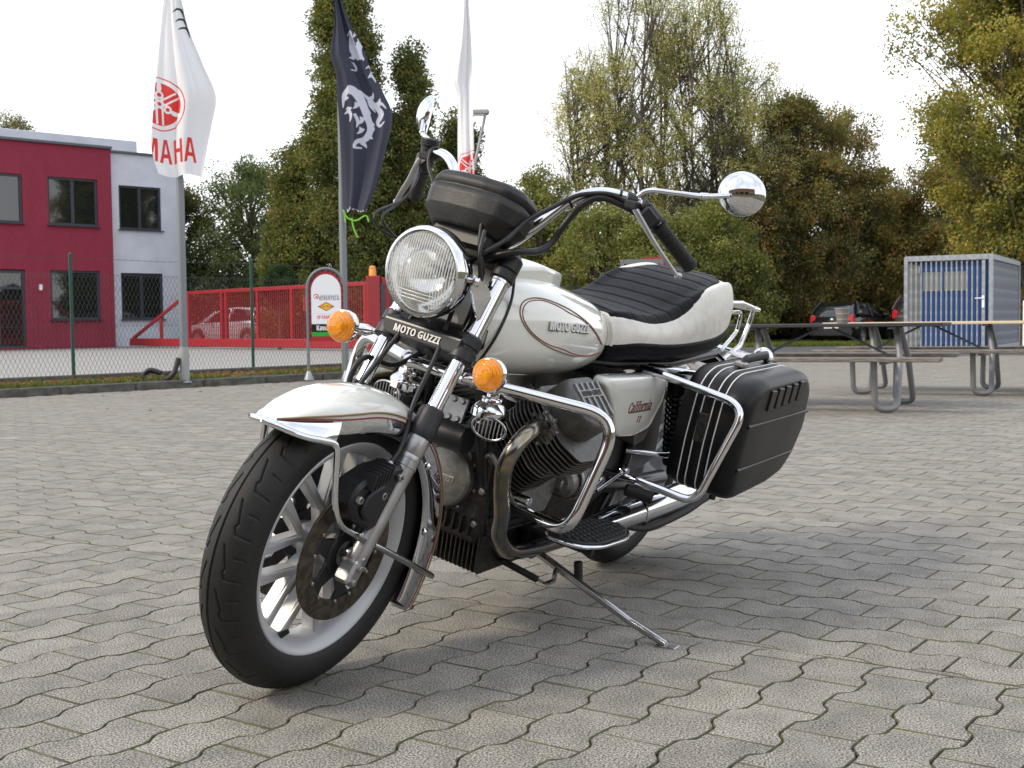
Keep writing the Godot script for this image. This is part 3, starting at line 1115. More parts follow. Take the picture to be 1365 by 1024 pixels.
const SX := [.660, .62, .55, .47, .40, .30, .20, .10, .0, -.08, -.15, -.21, -.255, -.285]
const ST := [.870, .880, .880, .872, .876, .896, .928, .958, .978, .986, .984, .966, .932, .885]
const SW := [.132, .150, .166, .174, .180, .185, .186, .184, .180, .172, .156, .130, .092, .040]
const SB := [.786, .790, .797, .796, .794, .794, .797, .802, .810, .824, .842, .856, .866, .872]

func seat_pt(x: float, a: float, grow := 0.0) -> Vector3:
	# a from -1 (left hem) over the crown to 1 (right hem)
	var t := key(SX, ST, x)
	var w := key(SX, SW, x)
	var b := key(SX, SB, x)
	var th := PI / 2 * (1.0 - absf(a))
	var rear := 1.0 - smoothstep(.10, .34, x)
	var p := lerpf(2.5, 3.1, rear)
	var z := w * pow(maxf(cos(th), 0.0), 2.0 / p)
	var y := b + (t - b) * pow(maxf(sin(th), 0.0), 2.0 / p)
	var end := smoothstep(-.285, -.06, x)
	y += (.029 * exp(-pow((absf(a) - .56) / .14, 2)) - .012 * exp(-pow(a / .3, 2))) * lerpf(.45, 1.0, rear) * end
	z *= 1.0 + .02 * exp(-pow((absf(a) - .78) / .2, 2))
	return v(x, y + grow, signf(a) * z)

func seat() -> void:
	var st := S()
	var rows := []
	for i in 61:
		var x := .660 - .945 * i / 60
		var ring := PackedVector3Array()
		for k in 41: ring.append(seat_pt(x, -1.0 + k / 20.0))
		rows.append(ring)
	sheet(st, rows, false, 1)
	var front := PackedVector3Array(rows[0])
	fan(st, front)
	var se := obj("saddle", st, M.white_leather, bike)
	# dark pleated centre panel
	st = S()
	rows = []
	for i in 141:
		var x := .655 - .805 * i / 140
		var wide := key([.655, .60, .52, .42, .30, .20, .13, .08, .02, -.06, -.12, -.15], [.56, .62, .66, .67, .66, .63, .56, .48, .43, .40, .30, .08], x)
		var ring := PackedVector3Array()
		var u := fposmod(x + .02, .072) / .072
		var dip := 1.0 - smoothstep(0.0, .085, minf(u, 1.0 - u))
		for k in 25:
			var a := -1.0 + k / 12.0
			var g := .006 * (1.0 - pow(absf(a), 8)) - .0042 * dip * (1.0 - pow(absf(a), 6)) + .0012
			if k == 0 or k == 24: g = -.002
			ring.append(seat_pt(x, a * wide, g))
		rows.append(ring)
	sheet(st, rows, false, 1)
	obj("pleated_panel", st, M.leather, se)
	# dark valance under the white cover
	st = S()
	rows = []
	for i in 61:
		var x := .657 - .942 * i / 60
		var w := key(SX, SW, x)
		var b := key(SX, SB, x)
		var ring := PackedVector3Array()
		for s in [-1.0, 1.0]:
			var q := [v2(w * .965, b - .046), v2(w * .99, b - .036), v2(w + .001, b - .033), v2(w + .0035, b - .028), v2(w + .001, b - .022), v2(w + .003, b - .010), v2(w + .004, b + .001), v2(w - .004, b + .004)]
			if s < 0:
				for e in q: ring.append(v(x, e.y, -e.x))
			else:
				for k in range(q.size() - 1, -1, -1): ring.append(v(x, q[k].y, q[k].x))
		rows.append(ring)
	loft(st, rows, 2)
	obj("saddle_valance", st, M.leather, se)
	# strap between tank and saddle
	st = S()
	var path := PackedVector3Array()
	for k in 31: path.append(seat_pt(.652, -1.0 + k / 15.0, .004) + v(0, -.004, 0))
	tube(st, path, .008, 8, true, Vector2(1.0, .6))
	obj("saddle_beading", st, M.white_leather, se)

func stretch(arr: Array, z: float) -> Array:
	var o := []
	for p in arr: o.append(p * v(1, 1, z))
	return o

func engine() -> void:
	var st := S()
	# crankcase
	prism(st, rounded(pp([1.10, .30, 1.10, .50, 1.02, .56, .86, .56, .72, .50, .56, .47, .52, .30, .70, .25, 1.04, .25]), .02, 3), .22, .012, Transform3D(Basis.IDENTITY, v(0, 0, -.11)))
	prism(st, rounded(pp([.80, .28, .80, .46, .62, .50, .45, .44, .42, .34, .55, .28]), .03, 3), .26, .02, Transform3D(Basis.IDENTITY, v(0, 0, -.13)))
	var cc := obj("crankcase", st, M.cast_dark, bike)
	st = S()
	var f := along(v(1.06, .43, 0), v(1.2, .43, 0))
	lathe(st, pp([.086, 0, .086, .03, .083, .038, .076, .040, .0755, .060, .071, .067, .060, .071, .02, .073, 0, .073]), f, 56)
	var ac := obj("alternator_cover", st, M.cast, bike)
	st = S()
	box(st, v(.006, .018, .078), Transform3D(Basis(Vector3.RIGHT, 0.0), v(1.132, .430, 0)), .002)
	obj("cover_bar", st, M.cast_light, ac)
	letters("cover_lettering", "GUZZI", .012, .050, .002, facing(v(1.1355, .4300, -.006), v(1, 0, 0)), M.cast_light, ac)
	st = S()
	for k in 8:
		var a := TAU * k / 8 + .2
		rod(st, v(1.095, .43 + sin(a) * .082, cos(a) * .082), v(1.101, .43 + sin(a) * .082, cos(a) * .082), .0048, 6, .001)
	obj("cover_screws", st, M.steel_bolt, ac).set_meta("kind", "stuff")
	for k in 9:
		st = S()
		prism(st, PackedVector2Array(pp([1.094, .300, 1.112, .304, 1.112, .345, 1.094, .352])), .004, .0008, Transform3D(Basis.IDENTITY, v(0, 0, -.094 + k * .0225)))
		obj("chest_fin", st, M.cast_dark, cc)
	for q in [[.335, -.10], [.335, .10], [.50, -.095], [.50, .095], [.42, -.104], [.42, .104]]:
		st = S()
		lathe(st, pp([0, .008, .006, .008, .009, .005, .009, 0]), along(v(1.099, q[0], q[1]), v(1.2, q[0], q[1])), 6)
		obj("chest_bolt", st, M.steel_bolt, cc)
	st = S()
	tube(st, curve([v(1.10, .50, -.085), v(1.125, .52, -.125), v(1.10, .47, -.15), v(1.02, .40, -.15), v(.95, .36, -.15)], 6), .0065, 8)
	tube(st, curve([v(1.02, .50, -.13), v(1.00, .47, -.165), v(.96, .445, -.165), v(.90, .44, -.16)], 6), .004, 8)
	obj("oil_line", st, M.cast_light, cc).set_meta("kind", "stuff")
	# finned sump
	st = S()
	prism(st, rounded(pp([1.045, .222, 1.06, .30, .72, .30, .72, .215]), .01, 2), .22, .006, Transform3D(Basis.IDENTITY, v(0, 0, -.11)))
	var su := obj("sump", st, M.cast_dark, bike)
	for k in 18:
		st = S()
		var z := -.112 + .224 * k / 17
		prism(st, PackedVector2Array(pp([1.066, .207, 1.078, .300, 1.03, .302, .76, .225, .76, .203, 1.05, .197])), .0042, .001, Transform3D(Basis.IDENTITY, v(0, 0, z - .0021)))
		obj("sump_fin", st, M.cast_dark, su)
	for s in [-1.0, 1.0]:
		for k in 5:
			st = S()
			prism(st, PackedVector2Array(pp([1.06, .305 + k * .021, .78, .305 + k * .021, .78, .309 + k * .021, 1.06, .309 + k * .021])), .012, .001, Transform3D(Basis.IDENTITY, v(0, 0, s * .118 - .006)))
			obj("crankcase_fin", st, M.cast_dark, cc)
	# cylinders
	for s in [-1.0, 1.0]:
		var e := v(0, .7071, .7071 * s)
		var t2 := v(0, .7071, -.7071 * s)
		var o := v(.972, .40, 0)
		var b := Basis(v(1, 0, 0), t2, e) if s < 0 else Basis(v(-1, 0, 0), t2, e)
		st = S()
		rod(st, o + e * .08, o + e * .32, .068, 32)
		var cy := obj("cylinder", st, M.cast_dark, bike)
		for k in 13:
			st = S()
			prism(st, rounded(pp([.094, -.062, .094, .062, .062, .094, -.062, .094, -.094, .062, -.094, -.062, -.062, -.094, .062, -.094]), .012, 2), .0034, .0008, Transform3D(b, o + e * (.098 + k * .0125)))
			obj("barrel_fin", st, M.cast_dark if k < 9 else M.cast, cy)
		for k in 7:
			st = S()
			prism(st, rounded(pp([.112, -.055, .112, .055, .080, .096, -.080, .096, -.116, .060, -.116, -.082, -.075, -.118, .07, -.112]), .012, 2), .0040, .001, Transform3D(b, o + e * (.254 + k * .0125)))
			obj("head_fin", st, M.cast_mid, cy)
		st = S()
		var rows := []
		for q in [[.332, 1.0], [.382, 1.0], [.396, .95], [.403, .84], [.405, .5]]:
			var ring := PackedVector3Array()
			for p in rounded(pp([.084, -.034, .090, .040, .055, .084, -.066, .084, -.096, .046, -.086, -.038, -.03, -.062, .040, -.062]), .02, 4): ring.append(o + e * q[0] + b * v(p.x * q[1], p.y * q[1], 0))
			rows.append(ring)
		loft(st, rows, 1)
		var rc := obj("rocker_cover", st, M.cast_mid, bike)
		for k in 5:
			st = S()
			box(st, v(.006, .094, .008), Transform3D(b, o + e * .406 + t2 * .014 + v(-.060 + .028 * k, 0, 0)), .002)
			obj("cover_rib", st, M.cast_light, rc)
		st = S()
		box(st, v(.110, .022, .007), Transform3D(b, o + e * .407 + t2 * .03), .002)
		obj("cover_plate", st, M.cast_light, rc)
		var lf := Transform3D(Basis(v(-1, 0, 0), t2, v(-1, 0, 0).cross(t2)), o + e * .4112 + t2 * .0300) if s < 0 else Transform3D(Basis(v(1, 0, 0), t2, v(1, 0, 0).cross(t2)), o + e * .4112 + t2 * .0300)
		letters("cover_lettering", "MOTO GUZZI", .014, .096, .002, lf, M.cast_dark, rc)
		# exhaust flange and header pipe
		st = S()
		var port := v(1.064, .614, s * .213)
		lathe(st, pp([.022, 0, .036, 0, .038, .003, .038, .010, .030, .013, .0215, .014]), along(port, port + v(1, .02, -s * .05)), 24)
		for k in 8:
			var a := TAU * k / 8
			lathe(st, pp([0, .016, .005, .016, .006, .013, .006, 0]), along(port + v(.004, sin(a) * .0375, cos(a) * .0375), port + v(.1, sin(a) * .0375, cos(a) * .0375)), 8)
		obj("exhaust_flange", st, M.steel_bolt, bike).set_meta("kind", "stuff")
		st = S()
		tube(st, curve(stretch([v(1.055, .613, .212), v(1.12, .621, .224), v(1.182, .616, .235), v(1.232, .588, .236), v(1.240, .540, .226), v(1.204, .475, .212), v(1.154, .398, .200), v(1.116, .336, .185), v(1.03, .280, .175), v(.90, .262, .172), v(.72, .268, .185), v(.60, .285, .200)], s), 8), .0205, 24)
		obj("exhaust_header", st, M.header, bike)
		# silencer
		st = S()
		lathe(st, pp([0, 0, .022, .0, .026, .02, .038, .13, .044, .24, .046, .34, .046, .86, .040, .92, .024, .95, .0, .952]), along(v(.66, .285, s * .198), v(-.30, .300, s * .205)), 32)
		lathe(st, pp([.046, .30, .049, .302, .049, .315, .046, .318]), along(v(.66, .285, s * .198), v(-.30, .300, s * .205)), 32)
		obj("silencer", st, M.chrome, bike)
		# carburettor and intake
		st = S()
		rod(st, v(.90, .615, s * .225), v(.86, .635, s * .215), .026, 16, .003)
		rod(st, v(.86, .637, s * .215), v(.80, .643, s * .205), .030, 20, .004)
		rod(st, v(.835, .595, s * .21), v(.835, .68, s * .21), .021, 16, .004)
		box(st, v(.03, .022, .03), Transform3D(Basis.IDENTITY, v(.87, .592, s * .235)), .004)
		obj("carburettor", st, M.cast_light, bike)
		st = S()
		tube(st, curve(stretch([v(.80, .643, .205), v(.75, .65, .18), v(.70, .65, .13)], s), 5), .030, 14)
		obj("intake_hose", st, M.black_satin, bike)
		# spark lead
		st = S()
		tube(st, curve(stretch([v(1.06, .66, .19), v(1.09, .69, .18), v(1.06, .70, .14), v(1.0, .66, .10)], s), 6), .005, 8)
		obj("ignition_lead", st, M.black_satin, bike)
	# starter motor and covers on the left, clutch lever linkage
	st = S()
	lathe(st, pp([0, 0, .028, .002, .040, .012, .044, .028, .044, .15, .040, .16, 0, .16]), along(v(.815, .425, -.160), v(.60, .43, -.150)), 28)
	obj("starter_motor", st, M.cast, bike)
	st = S()
	tube(st, curve([v(.765, .378, -.170), v(.765, .40, -.204), v(.765, .45, -.204), v(.765, .485, -.170)], 5), .011, 8, true, Vector2(1, .4))
	obj("starter_strap", st, M.cast_light, bike)
	st = S()
	prism(st, rounded(pp([.98, .36, .98, .44, .90, .49, .84, .48, .80, .42, .84, .34]), .02, 3), .03, .01, Transform3D(Basis.IDENTITY, v(0, 0, -.155)))
	rod(st, v(.80, .42, -.15), v(.80, .42, -.175), .022, 18, .004)
	obj("gearbox_cover", st, M.cast, bike)
	st = S()
	rod(st, v(.668, .400, -.205), v(.525, .434, -.205), .0055, 10)
	lathe(st, pp([0, -.012, .012, -.012, .013, -.009, .013, .009, .012, .012, 0, .012]), along(v(.515, .437, -.205), v(.515, .437, -.3)), 14)
	obj("gear_linkage", st, M.chrome, bike)
	st = S()
	tube(st, curve([v(.72, .47, -.13), v(.66, .50, -.16), v(.58, .49, -.17), v(.50, .52, -.15)], 6), .007, 8)
	obj("breather_hose", st, M.black_satin, bike)
	st = S()
	tube(st, curve([v(.86, .50, -.14), v(.80, .54, -.17), v(.74, .56, -.16), v(.70, .60, -.12)], 6), .009, 8)
	obj("breather_hose", st, M.rubber, bike)
	for q in [v(.70, .38, -.165), v(.64, .44, -.155), v(.76, .46, -.170), v(.60, .38, -.16)]:
		st = S()
		lathe(st, pp([0, .012, .008, .012, .012, .008, .012, 0]), along(q, q - v(0, 0, 1)), 8)
		obj("gearbox_bolt", st, M.steel_bolt, bike)
	st = S()
	rod(st, v(.63, .42, -.13), v(.63, .42, -.20), .014, 14, .003)
	tube(st, PackedVector3Array([v(.63, .42, -.195), v(.70, .405, -.205), v(.80, .36, -.225)]), .008, 10)
	obj("gear_lever", st, M.dull_chrome, bike)
	# finned electrical plate and dark tube ahead of the engine
	st = S()
	var rf := facing(v(1.158, .608, .005), v(1, .25, -.05))
	box(st, v(.100, .062, .010), rf, .002)
	var rp := obj("rectifier_plate", st, M.alu, bike)
	st = S()
	for i in 4:
		for j in [-1.0, 1.0]:
			lathe(st, pp([0, .006, .0055, .006, .0075, .003, .0075, 0]), along(rf * v(-.036 + i * .024, j * .022, .005), rf * v(-.036 + i * .024, j * .022, .1)), 10)
	obj("plate_screws", st, M.steel_bolt, rp).set_meta("kind", "stuff")
	st = S()
	lathe(st, pp([0, 0, .030, 0, .034, .004, .034, .156, .030, .16, 0, .16]), along(v(1.175, .548, -.08), v(1.175, .548, .08)), 24)
	obj("breather_canister", st, M.black_satin, bike)
	# horns
	for s in [-1.0, 1.0]:
		var h := Node3D.new()
		h.name = "horn"
		bike.add_child(h, true)
		st = S()
		lathe(st, pp([0, .052, .012, .052, .016, .050, .0175, .046, .0175, .039, .0245, .038, .027, .034, .0275, .026, .0380, .016, .0425, .010, .0435, .004, .0435, -.010, .040, -.014, .0, -.014]), along(v(1.180, .632, s * .122), v(1.175, .72, s * .122)), 32)
		rod(st, v(1.180, .674, s * .122), v(1.180, .70, s * .122), .005, 8)
		obj("horn_body", st, M.chrome, h)
		st = S()
		lathe(st, pp([0, .0, .036, 0, .040, .008, .036, .030, .02, .04, 0, .042]), along(v(1.180, .618, s * .122), v(1.18, .5, s * .122)), 28)
		obj("horn_shell", st, M.black, h)
		st = S()
		var g := facing(v(1.215, .605, s * .150), v(1, 0, s * .12))
		var ring := PackedVector3Array()
		for k in 33: ring.append(g * v(cos(TAU * k / 32) * .043, sin(TAU * k / 32) * .026, 0))
		tube(st, ring, .0035, 8, false)
		for k in 8:
			var x := -.034 + .068 * k / 7
			var y := .026 * sqrt(1 - pow(x / .043, 2))
			tube(st, PackedVector3Array([g * v(x, -y, 0), g * v(x, y, 0)]), .0022, 6)
		obj("horn_grille", st, M.dull_chrome, h)
		st = S()
		var r0 := PackedVector3Array()
		var r1 := PackedVector3Array()
		for k in 32:
			r0.append(g * v(cos(TAU * k / 32) * .044, sin(TAU * k / 32) * .027, -.002))
			r1.append(g * v(cos(TAU * k / 32) * .028, sin(TAU * k / 32) * .020, -.035))
		sheet(st, [r0, r1], true, 1)
		fan(st, r1)
		obj("horn_mouth", st, M.black, h)
		# front crash bar
		st = S()
		tube(st, bend(stretch([v(1.250, .706, .070), v(1.037, .688, .386), v(1.112, .409, .360), v(.985, .374, .110)], s), [0, .075, .065, 0], 9), .0148, 20)
		obj("front_crash_bar", st, M.chrome, bike)
		for p in [[v(1.236, .705, .088), v(1.215, .703, .112)], [v(.998, .379, .145), v(1.005, .383, .165)]]:
			st = S()
			rod(st, p[0] * v(1, 1, s), p[1] * v(1, 1, s), .019, 16, .003)
			obj("crash_bar_clamp", st, M.dull_chrome, bike)
		st = S()
		rod(st, v(1.015, .412, s * .130), v(1.025, .415, s * .20), .012, 14, .002)
		obj("crash_bar_stub", st, M.chrome, bike)
	st = S()
	rod(st, v(1.252, .706, -.08), v(1.252, .706, .08), .0145, 16)
	obj("crash_bar_bridge", st, M.chrome, bike)

func frame_and_rear() -> void:
	var st := S()
	for s in [-1.0, 1.0]:
		tube(st, bend([v(1.20, .86, s * .03), v(1.17, .70, s * .075), v(1.045, .31, s * .100), v(.95, .235, s * .125), v(.45, .245, s * .125), v(.30, .40, s * .110), v(.30, .62, s * .110), v(.20, .70, s * .120)], .06), .016, 12)
		tube(st, bend([v(1.19, .84, s * .03), v(.95, .76, s * .075), v(.55, .725, s * .105), v(.2, .715, s * .125), v(-.20, .74, s * .125)], .06), .014, 12)
	rod(st, v(1.20, .80, 0), v(1.12, .95, 0), .035, 16)
	obj("frame", st, M.black, bike)
	st = S()
	for s in [-1.0, 1.0]: tube(st, PackedVector3Array([v(.52, .36, s * .10), v(.30, .34, s * .115), v(.0, .33, s * .115)]), .024, 14)
	obj("swinging_arm", st, M.black, bike)
	wheel("rear_wheel", v(0, .33, 0), false)
	st = S()
	prism(st, rounded(pp([.06, .40, .10, .60, .30, .69, .44, .66, .46, .42, .36, .36, .16, .37]), .03, 3), .012, .003, Transform3D(Basis.IDENTITY, v(0, 0, -.104)))
	prism(st, rounded(pp([.38, .40, .38, .69, .60, .69, .60, .46, .52, .40]), .02, 3), .18, .006, Transform3D(Basis.IDENTITY, v(0, 0, -.09)))
	obj("inner_splash_guard", st, M.black_satin, bike)
	st = S()
	lathe(st, pp([0, -.03, .05, -.03, .085, -.01, .09, .03, .07, .07, .03, .09, 0, .09]), along(v(0, .33, .07), v(0, .33, .2)), 32)
	obj("final_drive", st, M.cast, bike)
	for s in [-1.0, 1.0]:
		# shock absorber with its coil
		var a := v(.185, .690, s * .162)
		var b := v(.045, .375, s * .158)
		var sh := Node3D.new()
		sh.name = "rear_shock"
		bike.add_child(sh, true)
		st = S()
		lathe(st, pp([0, 0, .022, 0, .029, .006, .029, .055, .024, .062, .013, .066, .013, .20, .020, .205, .020, .30, .028, .305, .028, .318, .012, .33, .012, .345]), along(a, b), 20)
		obj("damper", st, M.black_satin, sh)
		st = S()
		var f := along(a, b)
		var hel := PackedVector3Array()
		for k in 12 * 14 + 1:
			var w := TAU * k / 14
			hel.append(f * v(cos(w) * .0275, .064 + .240 * k / (12.0 * 14), sin(w) * .0275))
		tube(st, hel, .0045, 7)
		obj("coil_spring", st, M.black, sh)
		# side cover
		st = S()
		var rows := []
		for q in [[.148, .97], [.152, 1.0], [.178, 1.0], [.186, .985], [.190, .955], [.193, .90], [.195, .6]]:
			var ring := PackedVector3Array()
			for p in rounded(pp([.722, .714, .382, .706, .318, .690, .306, .630, .366, .546, .470, .530, .572, .536, .602, .556, .668, .640, .738, .698]), .022, 4): ring.append(v(.54 + (p.x - .54) * q[1], .63 + (p.y - .63) * q[1], s * q[0]))
			rows.append(ring)
		loft(st, rows, 1)
		var sc := obj("side_cover", st, M.white, bike)
		var lf := facing(v(.485, .622, s * .1948), v(0, 0, s))
		letters("script_lettering", "California", .030, .150, .002, lf, M.script_red, sc, true, .25)
		st = S()
		box(st, v(.145, .0035, .002), lf.translated_local(v(.005, -.014, .0003)), .0005)
		obj("script_underline", st, M.script_red, sc)
		letters("numeral_lettering", "II", .018, .026, .002, facing(v(.475, .584, s * .1944), v(0, 0, s)), M.script_red, sc, true, .2)
		st = S()
		prism(st, rounded(pp([.42, .54, .36, .545, .315, .60, .26, .66, .245, .64, .30, .56, .34, .50, .40, .49]), .01, 2), .06, .004, Transform3D(Basis.IDENTITY, v(0, 0, s * .14 - .03)))
		obj("battery_box_plate", st, M.cast, bike)
		# rear crash bar
		st = S()
		tube(st, bend(stretch([v(.42, .715, .140), v(.425, .716, .215), v(.415, .698, .470), v(.490, .414, .420), v(.510, .424, .250), v(.49, .41, .14)], s), [0, .03, .06, .05, .03, 0], 8), .0118, 16)
		obj("rear_crash_bar", st, M.chrome, bike)
		# rack hoop and grab rail
		st = S()
		tube(st, bend(stretch([v(-.16, .905, .125), v(-.30, .908, .130), v(-.425, .892, .130), v(-.415, .835, .130), v(-.385, .760, .130), v(-.27, .715, .125)], s), [0, .02, .05, .03, .03, 0], 6), .0085, 12)
		tube(st, bend(stretch([v(-.24, .868, .10), v(-.40, .872, .10), v(-.40, .80, .10), v(-.30, .74, .10)], s), .03, 5), .007, 10)
		obj("grab_rail", st, M.chrome, bike)
		st = S()
		# passenger peg and centre-stand lever
		rod(st, v(.440, .370, s * .190), v(.402, .361, s * .262), .0185, 14, .004)
		obj("passenger_peg", st, M.rubber, bike)
		if s < 0:
			st = S()
			tube(st, curve([v(.56, .285, -.17), v(.50, .28, -.22), v(.40, .262, -.245), (v(.30, .258, -.25)), v(.18, .262, -.25), v(.05, .272, -.25), v(-.04, .288, -.25), v(-.13, .304, -.25)], 5), [.008, .008, .008, .008, .008, .008, .008, .008, .008, .008, .008, .009, .010, .011, .012, .012, .012, .012, .012, .012, .012, .012, .012, .012, .012, .012, .012, .012, .012, .012, .012, .013, .013, .013, .013, .012], 12)
			obj("centre_stand_lever", st, M.rubber, bike)
		# footboard
		st = S()
		var out := rounded(pp([.975, -.235, .965, -.325, .90, -.358, .76, -.362, .690, -.335, .672, -.285, .70, -.240, .80, -.215, .92, -.215]), .03, 4)
		var hx := Transform3D(Basis(v(1, 0, 0), v(0, 0, -s if s < 0 else -s), v(0, 1, 0)), v(0, .326, 0)) if s < 0 else Transform3D(Basis(v(1, 0, 0), v(0, 0, -1), v(0, 1, 0)), v(0, .326, 0))
		prism(st, out, .008, .002, hx)
		var ringp := PackedVector3Array()
		for p in out: ringp.append(hx * v(p.x, p.y, .006))
		ringp.append(ringp[0])
		tube(st, ringp, .0055, 8, false)
		var fb := obj("footboard", st, M.chrome, bike)
		st = S()
		prism(st, inset(out, .006), .008, .002, hx.translated_local(v(0, 0, .007)))
		for i in 15:
			for j in 8:
				var p := v2(.665 + i * .0215 + (j % 2) * .0105, -.355 + j * .0185)
				if Geometry2D.is_point_in_polygon(p, inset(out, .014)): box(st, v(.0165, .014, .006), hx * Transform3D(Basis.IDENTITY, v(p.x, p.y, .0165)), .002)
		obj("footboard_rubber", st, M.rubber, fb)
		st = S()
		rod(st, v(.88, .300, s * .12), v(.88, .304, s * .33), .010, 10)
		rod(st, v(.74, .300, s * .12), v(.74, .304, s * .30), .010, 10)
		bx(st, v(.80, .27, s * .135), v(.16, .07, .02), .004)
		obj("footboard_bracket", st, M.black_satin, bike)
	# rack platform
	st = S()
	tube(st, bend([v(-.22, .900, -.118), v(-.535, .882, -.118), v(-.535, .882, .118), v(-.22, .900, .118)], .03, 6), .008, 12)
	for x in [-.34, -.42, -.49]: rod(st, v(x, .894 + (x + .34) * .05, -.118), v(x, .894 + (x + .34) * .05, .118), .0055, 8)
	obj("luggage_rack", st, M.chrome, bike)
	# rear mudguard
	st = S()
	var rows := []
	for i in 31:
		var a := deg_to_rad(62.0 + 118.0 * i / 30)
		var ring := PackedVector3Array()
		for q in [[.300, -.085], [.345, -.088], [.368, -.078], [.381, -.055], [.386, 0.0], [.381, .055], [.368, .078], [.345, .088], [.300, .085]]:
			ring.append(v(cos(a) * q[0], .33 + sin(a) * q[0], q[1]))
		rows.append(ring)
	sheet(st, rows, false, 1)
	obj("rear_mudguard", st, M.white, bike)
	st = S()
	box(st, v(.08, .09, .16), Transform3D(Basis(Vector3.BACK, .25), v(-.43, .69, 0)), .012)
	obj("tail_lamp_housing", st, M.chrome, bike)
	st = S()
	box(st, v(.03, .075, .14), Transform3D(Basis(Vector3.BACK, .25), v(-.475, .68, 0)), .01)
	obj("tail_lamp", st, M.tail_red, bike)
	for s in [-1.0, 1.0]:
		var q := v(-.44, .735, s * .20)
		st = S()
		lathe(st, pp([0, .031, .018, .028, .0245, .019, .0325, .014, .0345, 0, 0, 0]), along(q, q + v(-1, 0, 0)), 28)
		obj("rear_indicator", st, M.amber, bike)
		st = S()
		lathe(st, pp([.0350, .002, .0362, 0, .033, -.022, .024, -.034, 0, -.044]), along(q, q + v(-1, 0, 0)), 28)
		rod(st, q + v(.03, 0, 0), v(-.39, .735, s * .08), .008, 10)
		obj("rear_indicator_body", st, M.chrome, bike)

func panniers() -> void:
	for s in [-1.0, 1.0]:
		var pn := Node3D.new()
		pn.name = "pannier"
		bike.add_child(pn, true)
		var out := rounded(pp([.385, .700, .350, .742, .290, .764, -.06, .776, -.130, .762, -.175, .725, -.205, .60, -.150, .500, -.075, .448, .05, .425, .330, .408, .378, .430, .392, .56]), .03, 4)
		# body, seam bands, lid
		var prof := [[.264, .93], [.270, .97], [.300, 1.0], [.318, 1.0], [.320, .985], [.326, .985], [.328, 1.0], [.372, 1.0], [.374, .985], [.380, .985], [.382, 1.0], [.430, 1.0], [.448, .985], [.460, .95], [.468, .90], [.471, .84], [.472, .4]]
		var st := S()
		var rows := []
		for q in prof:
			var ring := PackedVector3Array()
			for p in out: ring.append(v(.09 + (p.x - .09) * q[1], .592 + (p.y - .592) * q[1], s * q[0]))
			rows.append(ring)
		for i in rows.size() - 1: sheet(st, [rows[i], rows[i + 1]], true, 1 if i < 3 else (2 if i < 9 else 3))
		fan(st, rows[0])
		fan(st, rows[rows.size() - 1])
		obj("case_shell", st, M.case_plastic, pn)
		for z in [.310, .334, .366, .390]:
			st = S()
			var ring := PackedVector3Array()
			for p in out: ring.append(v(.09 + (p.x - .09) * 1.0, .592 + (p.y - .592) * 1.0, s * z))
			ring.append(ring[0])
			tube(st, ring, .0019, 6, false)
			obj("edge_trim", st, M.letters, pn)
		# raised panel with slots, ridges on the lid
		for i in 5:
			st = S()
			box(st, v(.046, .062, .010), Transform3D(Basis(Vector3.BACK, .05), v(.222 - i * .062, .704 + i * .004, s * .472)), .004)
			obj("lid_rib", st, M.case_plastic, pn)
		for q in [[.640, .015, -.175, .36], [.512, .020, -.11, .36]]:
			st = S()
			prism(st, rounded(pp([q[3], q[0] - .012, q[3], q[0], q[2], q[0] + .012, q[2], q[0]]), .004, 2), .012, .004, Transform3D(Basis.IDENTITY, v(0, 0, s * .468 - .006)))
			obj("lid_ridge", st, M.case_plastic, pn)
		st = S()
		tube(st, bend([v(.200, .768, s * .352), v(.185, .792, s * .352), v(.0, .800, s * .352), (v(-.015, .778, s * .352))], .02, 4), .012, 10, true, Vector2(.6, 1.2))
		obj("case_handle", st, M.black_satin, pn)
		st = S()
		box(st, v(.040, .016, .034), Transform3D(Basis.IDENTITY, v(.205, .778, s * .352)), .004)
		box(st, v(.040, .012, .030), Transform3D(Basis.IDENTITY, v(-.02, .786, s * .352)), .004)
		obj("case_latch", st, M.cast_light, pn)
		st = S()
		lathe(st, pp([0, .004, .060, .004, .064, 0]), along(v(-.035, .7735, s * .285), v(-.035, .9, s * .285)), 32)
		obj("round_sticker", st, M.letters, pn)
		st = S()
		box(st, v(.010, .085, .030), Transform3D(Basis.IDENTITY, v(.392, .600, s * .349)), .003)
		obj("case_lock", st, M.cast_dark, pn)
		st = S()
		rod(st, v(.30, .408, s * .40), v(.30, .392, s * .40), .010, 10, .002)
		obj("case_foot", st, M.black, pn)
		st = S()
		tube(st, bend([v(.34, .715, s * .13), v(.32, .725, s * .225), v(.05, .70, s * .230), v(-.15, .70, s * .225), v(-.18, .74, s * .12)], .04, 5), .010, 10)
		tube(st, bend([v(.36, .46, s * .13), v(.30, .47, s * .23), v(-.05, .47, s * .230), v(-.10, .70, s * .225)], .04, 5), .009, 10)
		obj("pannier_frame", st, M.chrome, bike)

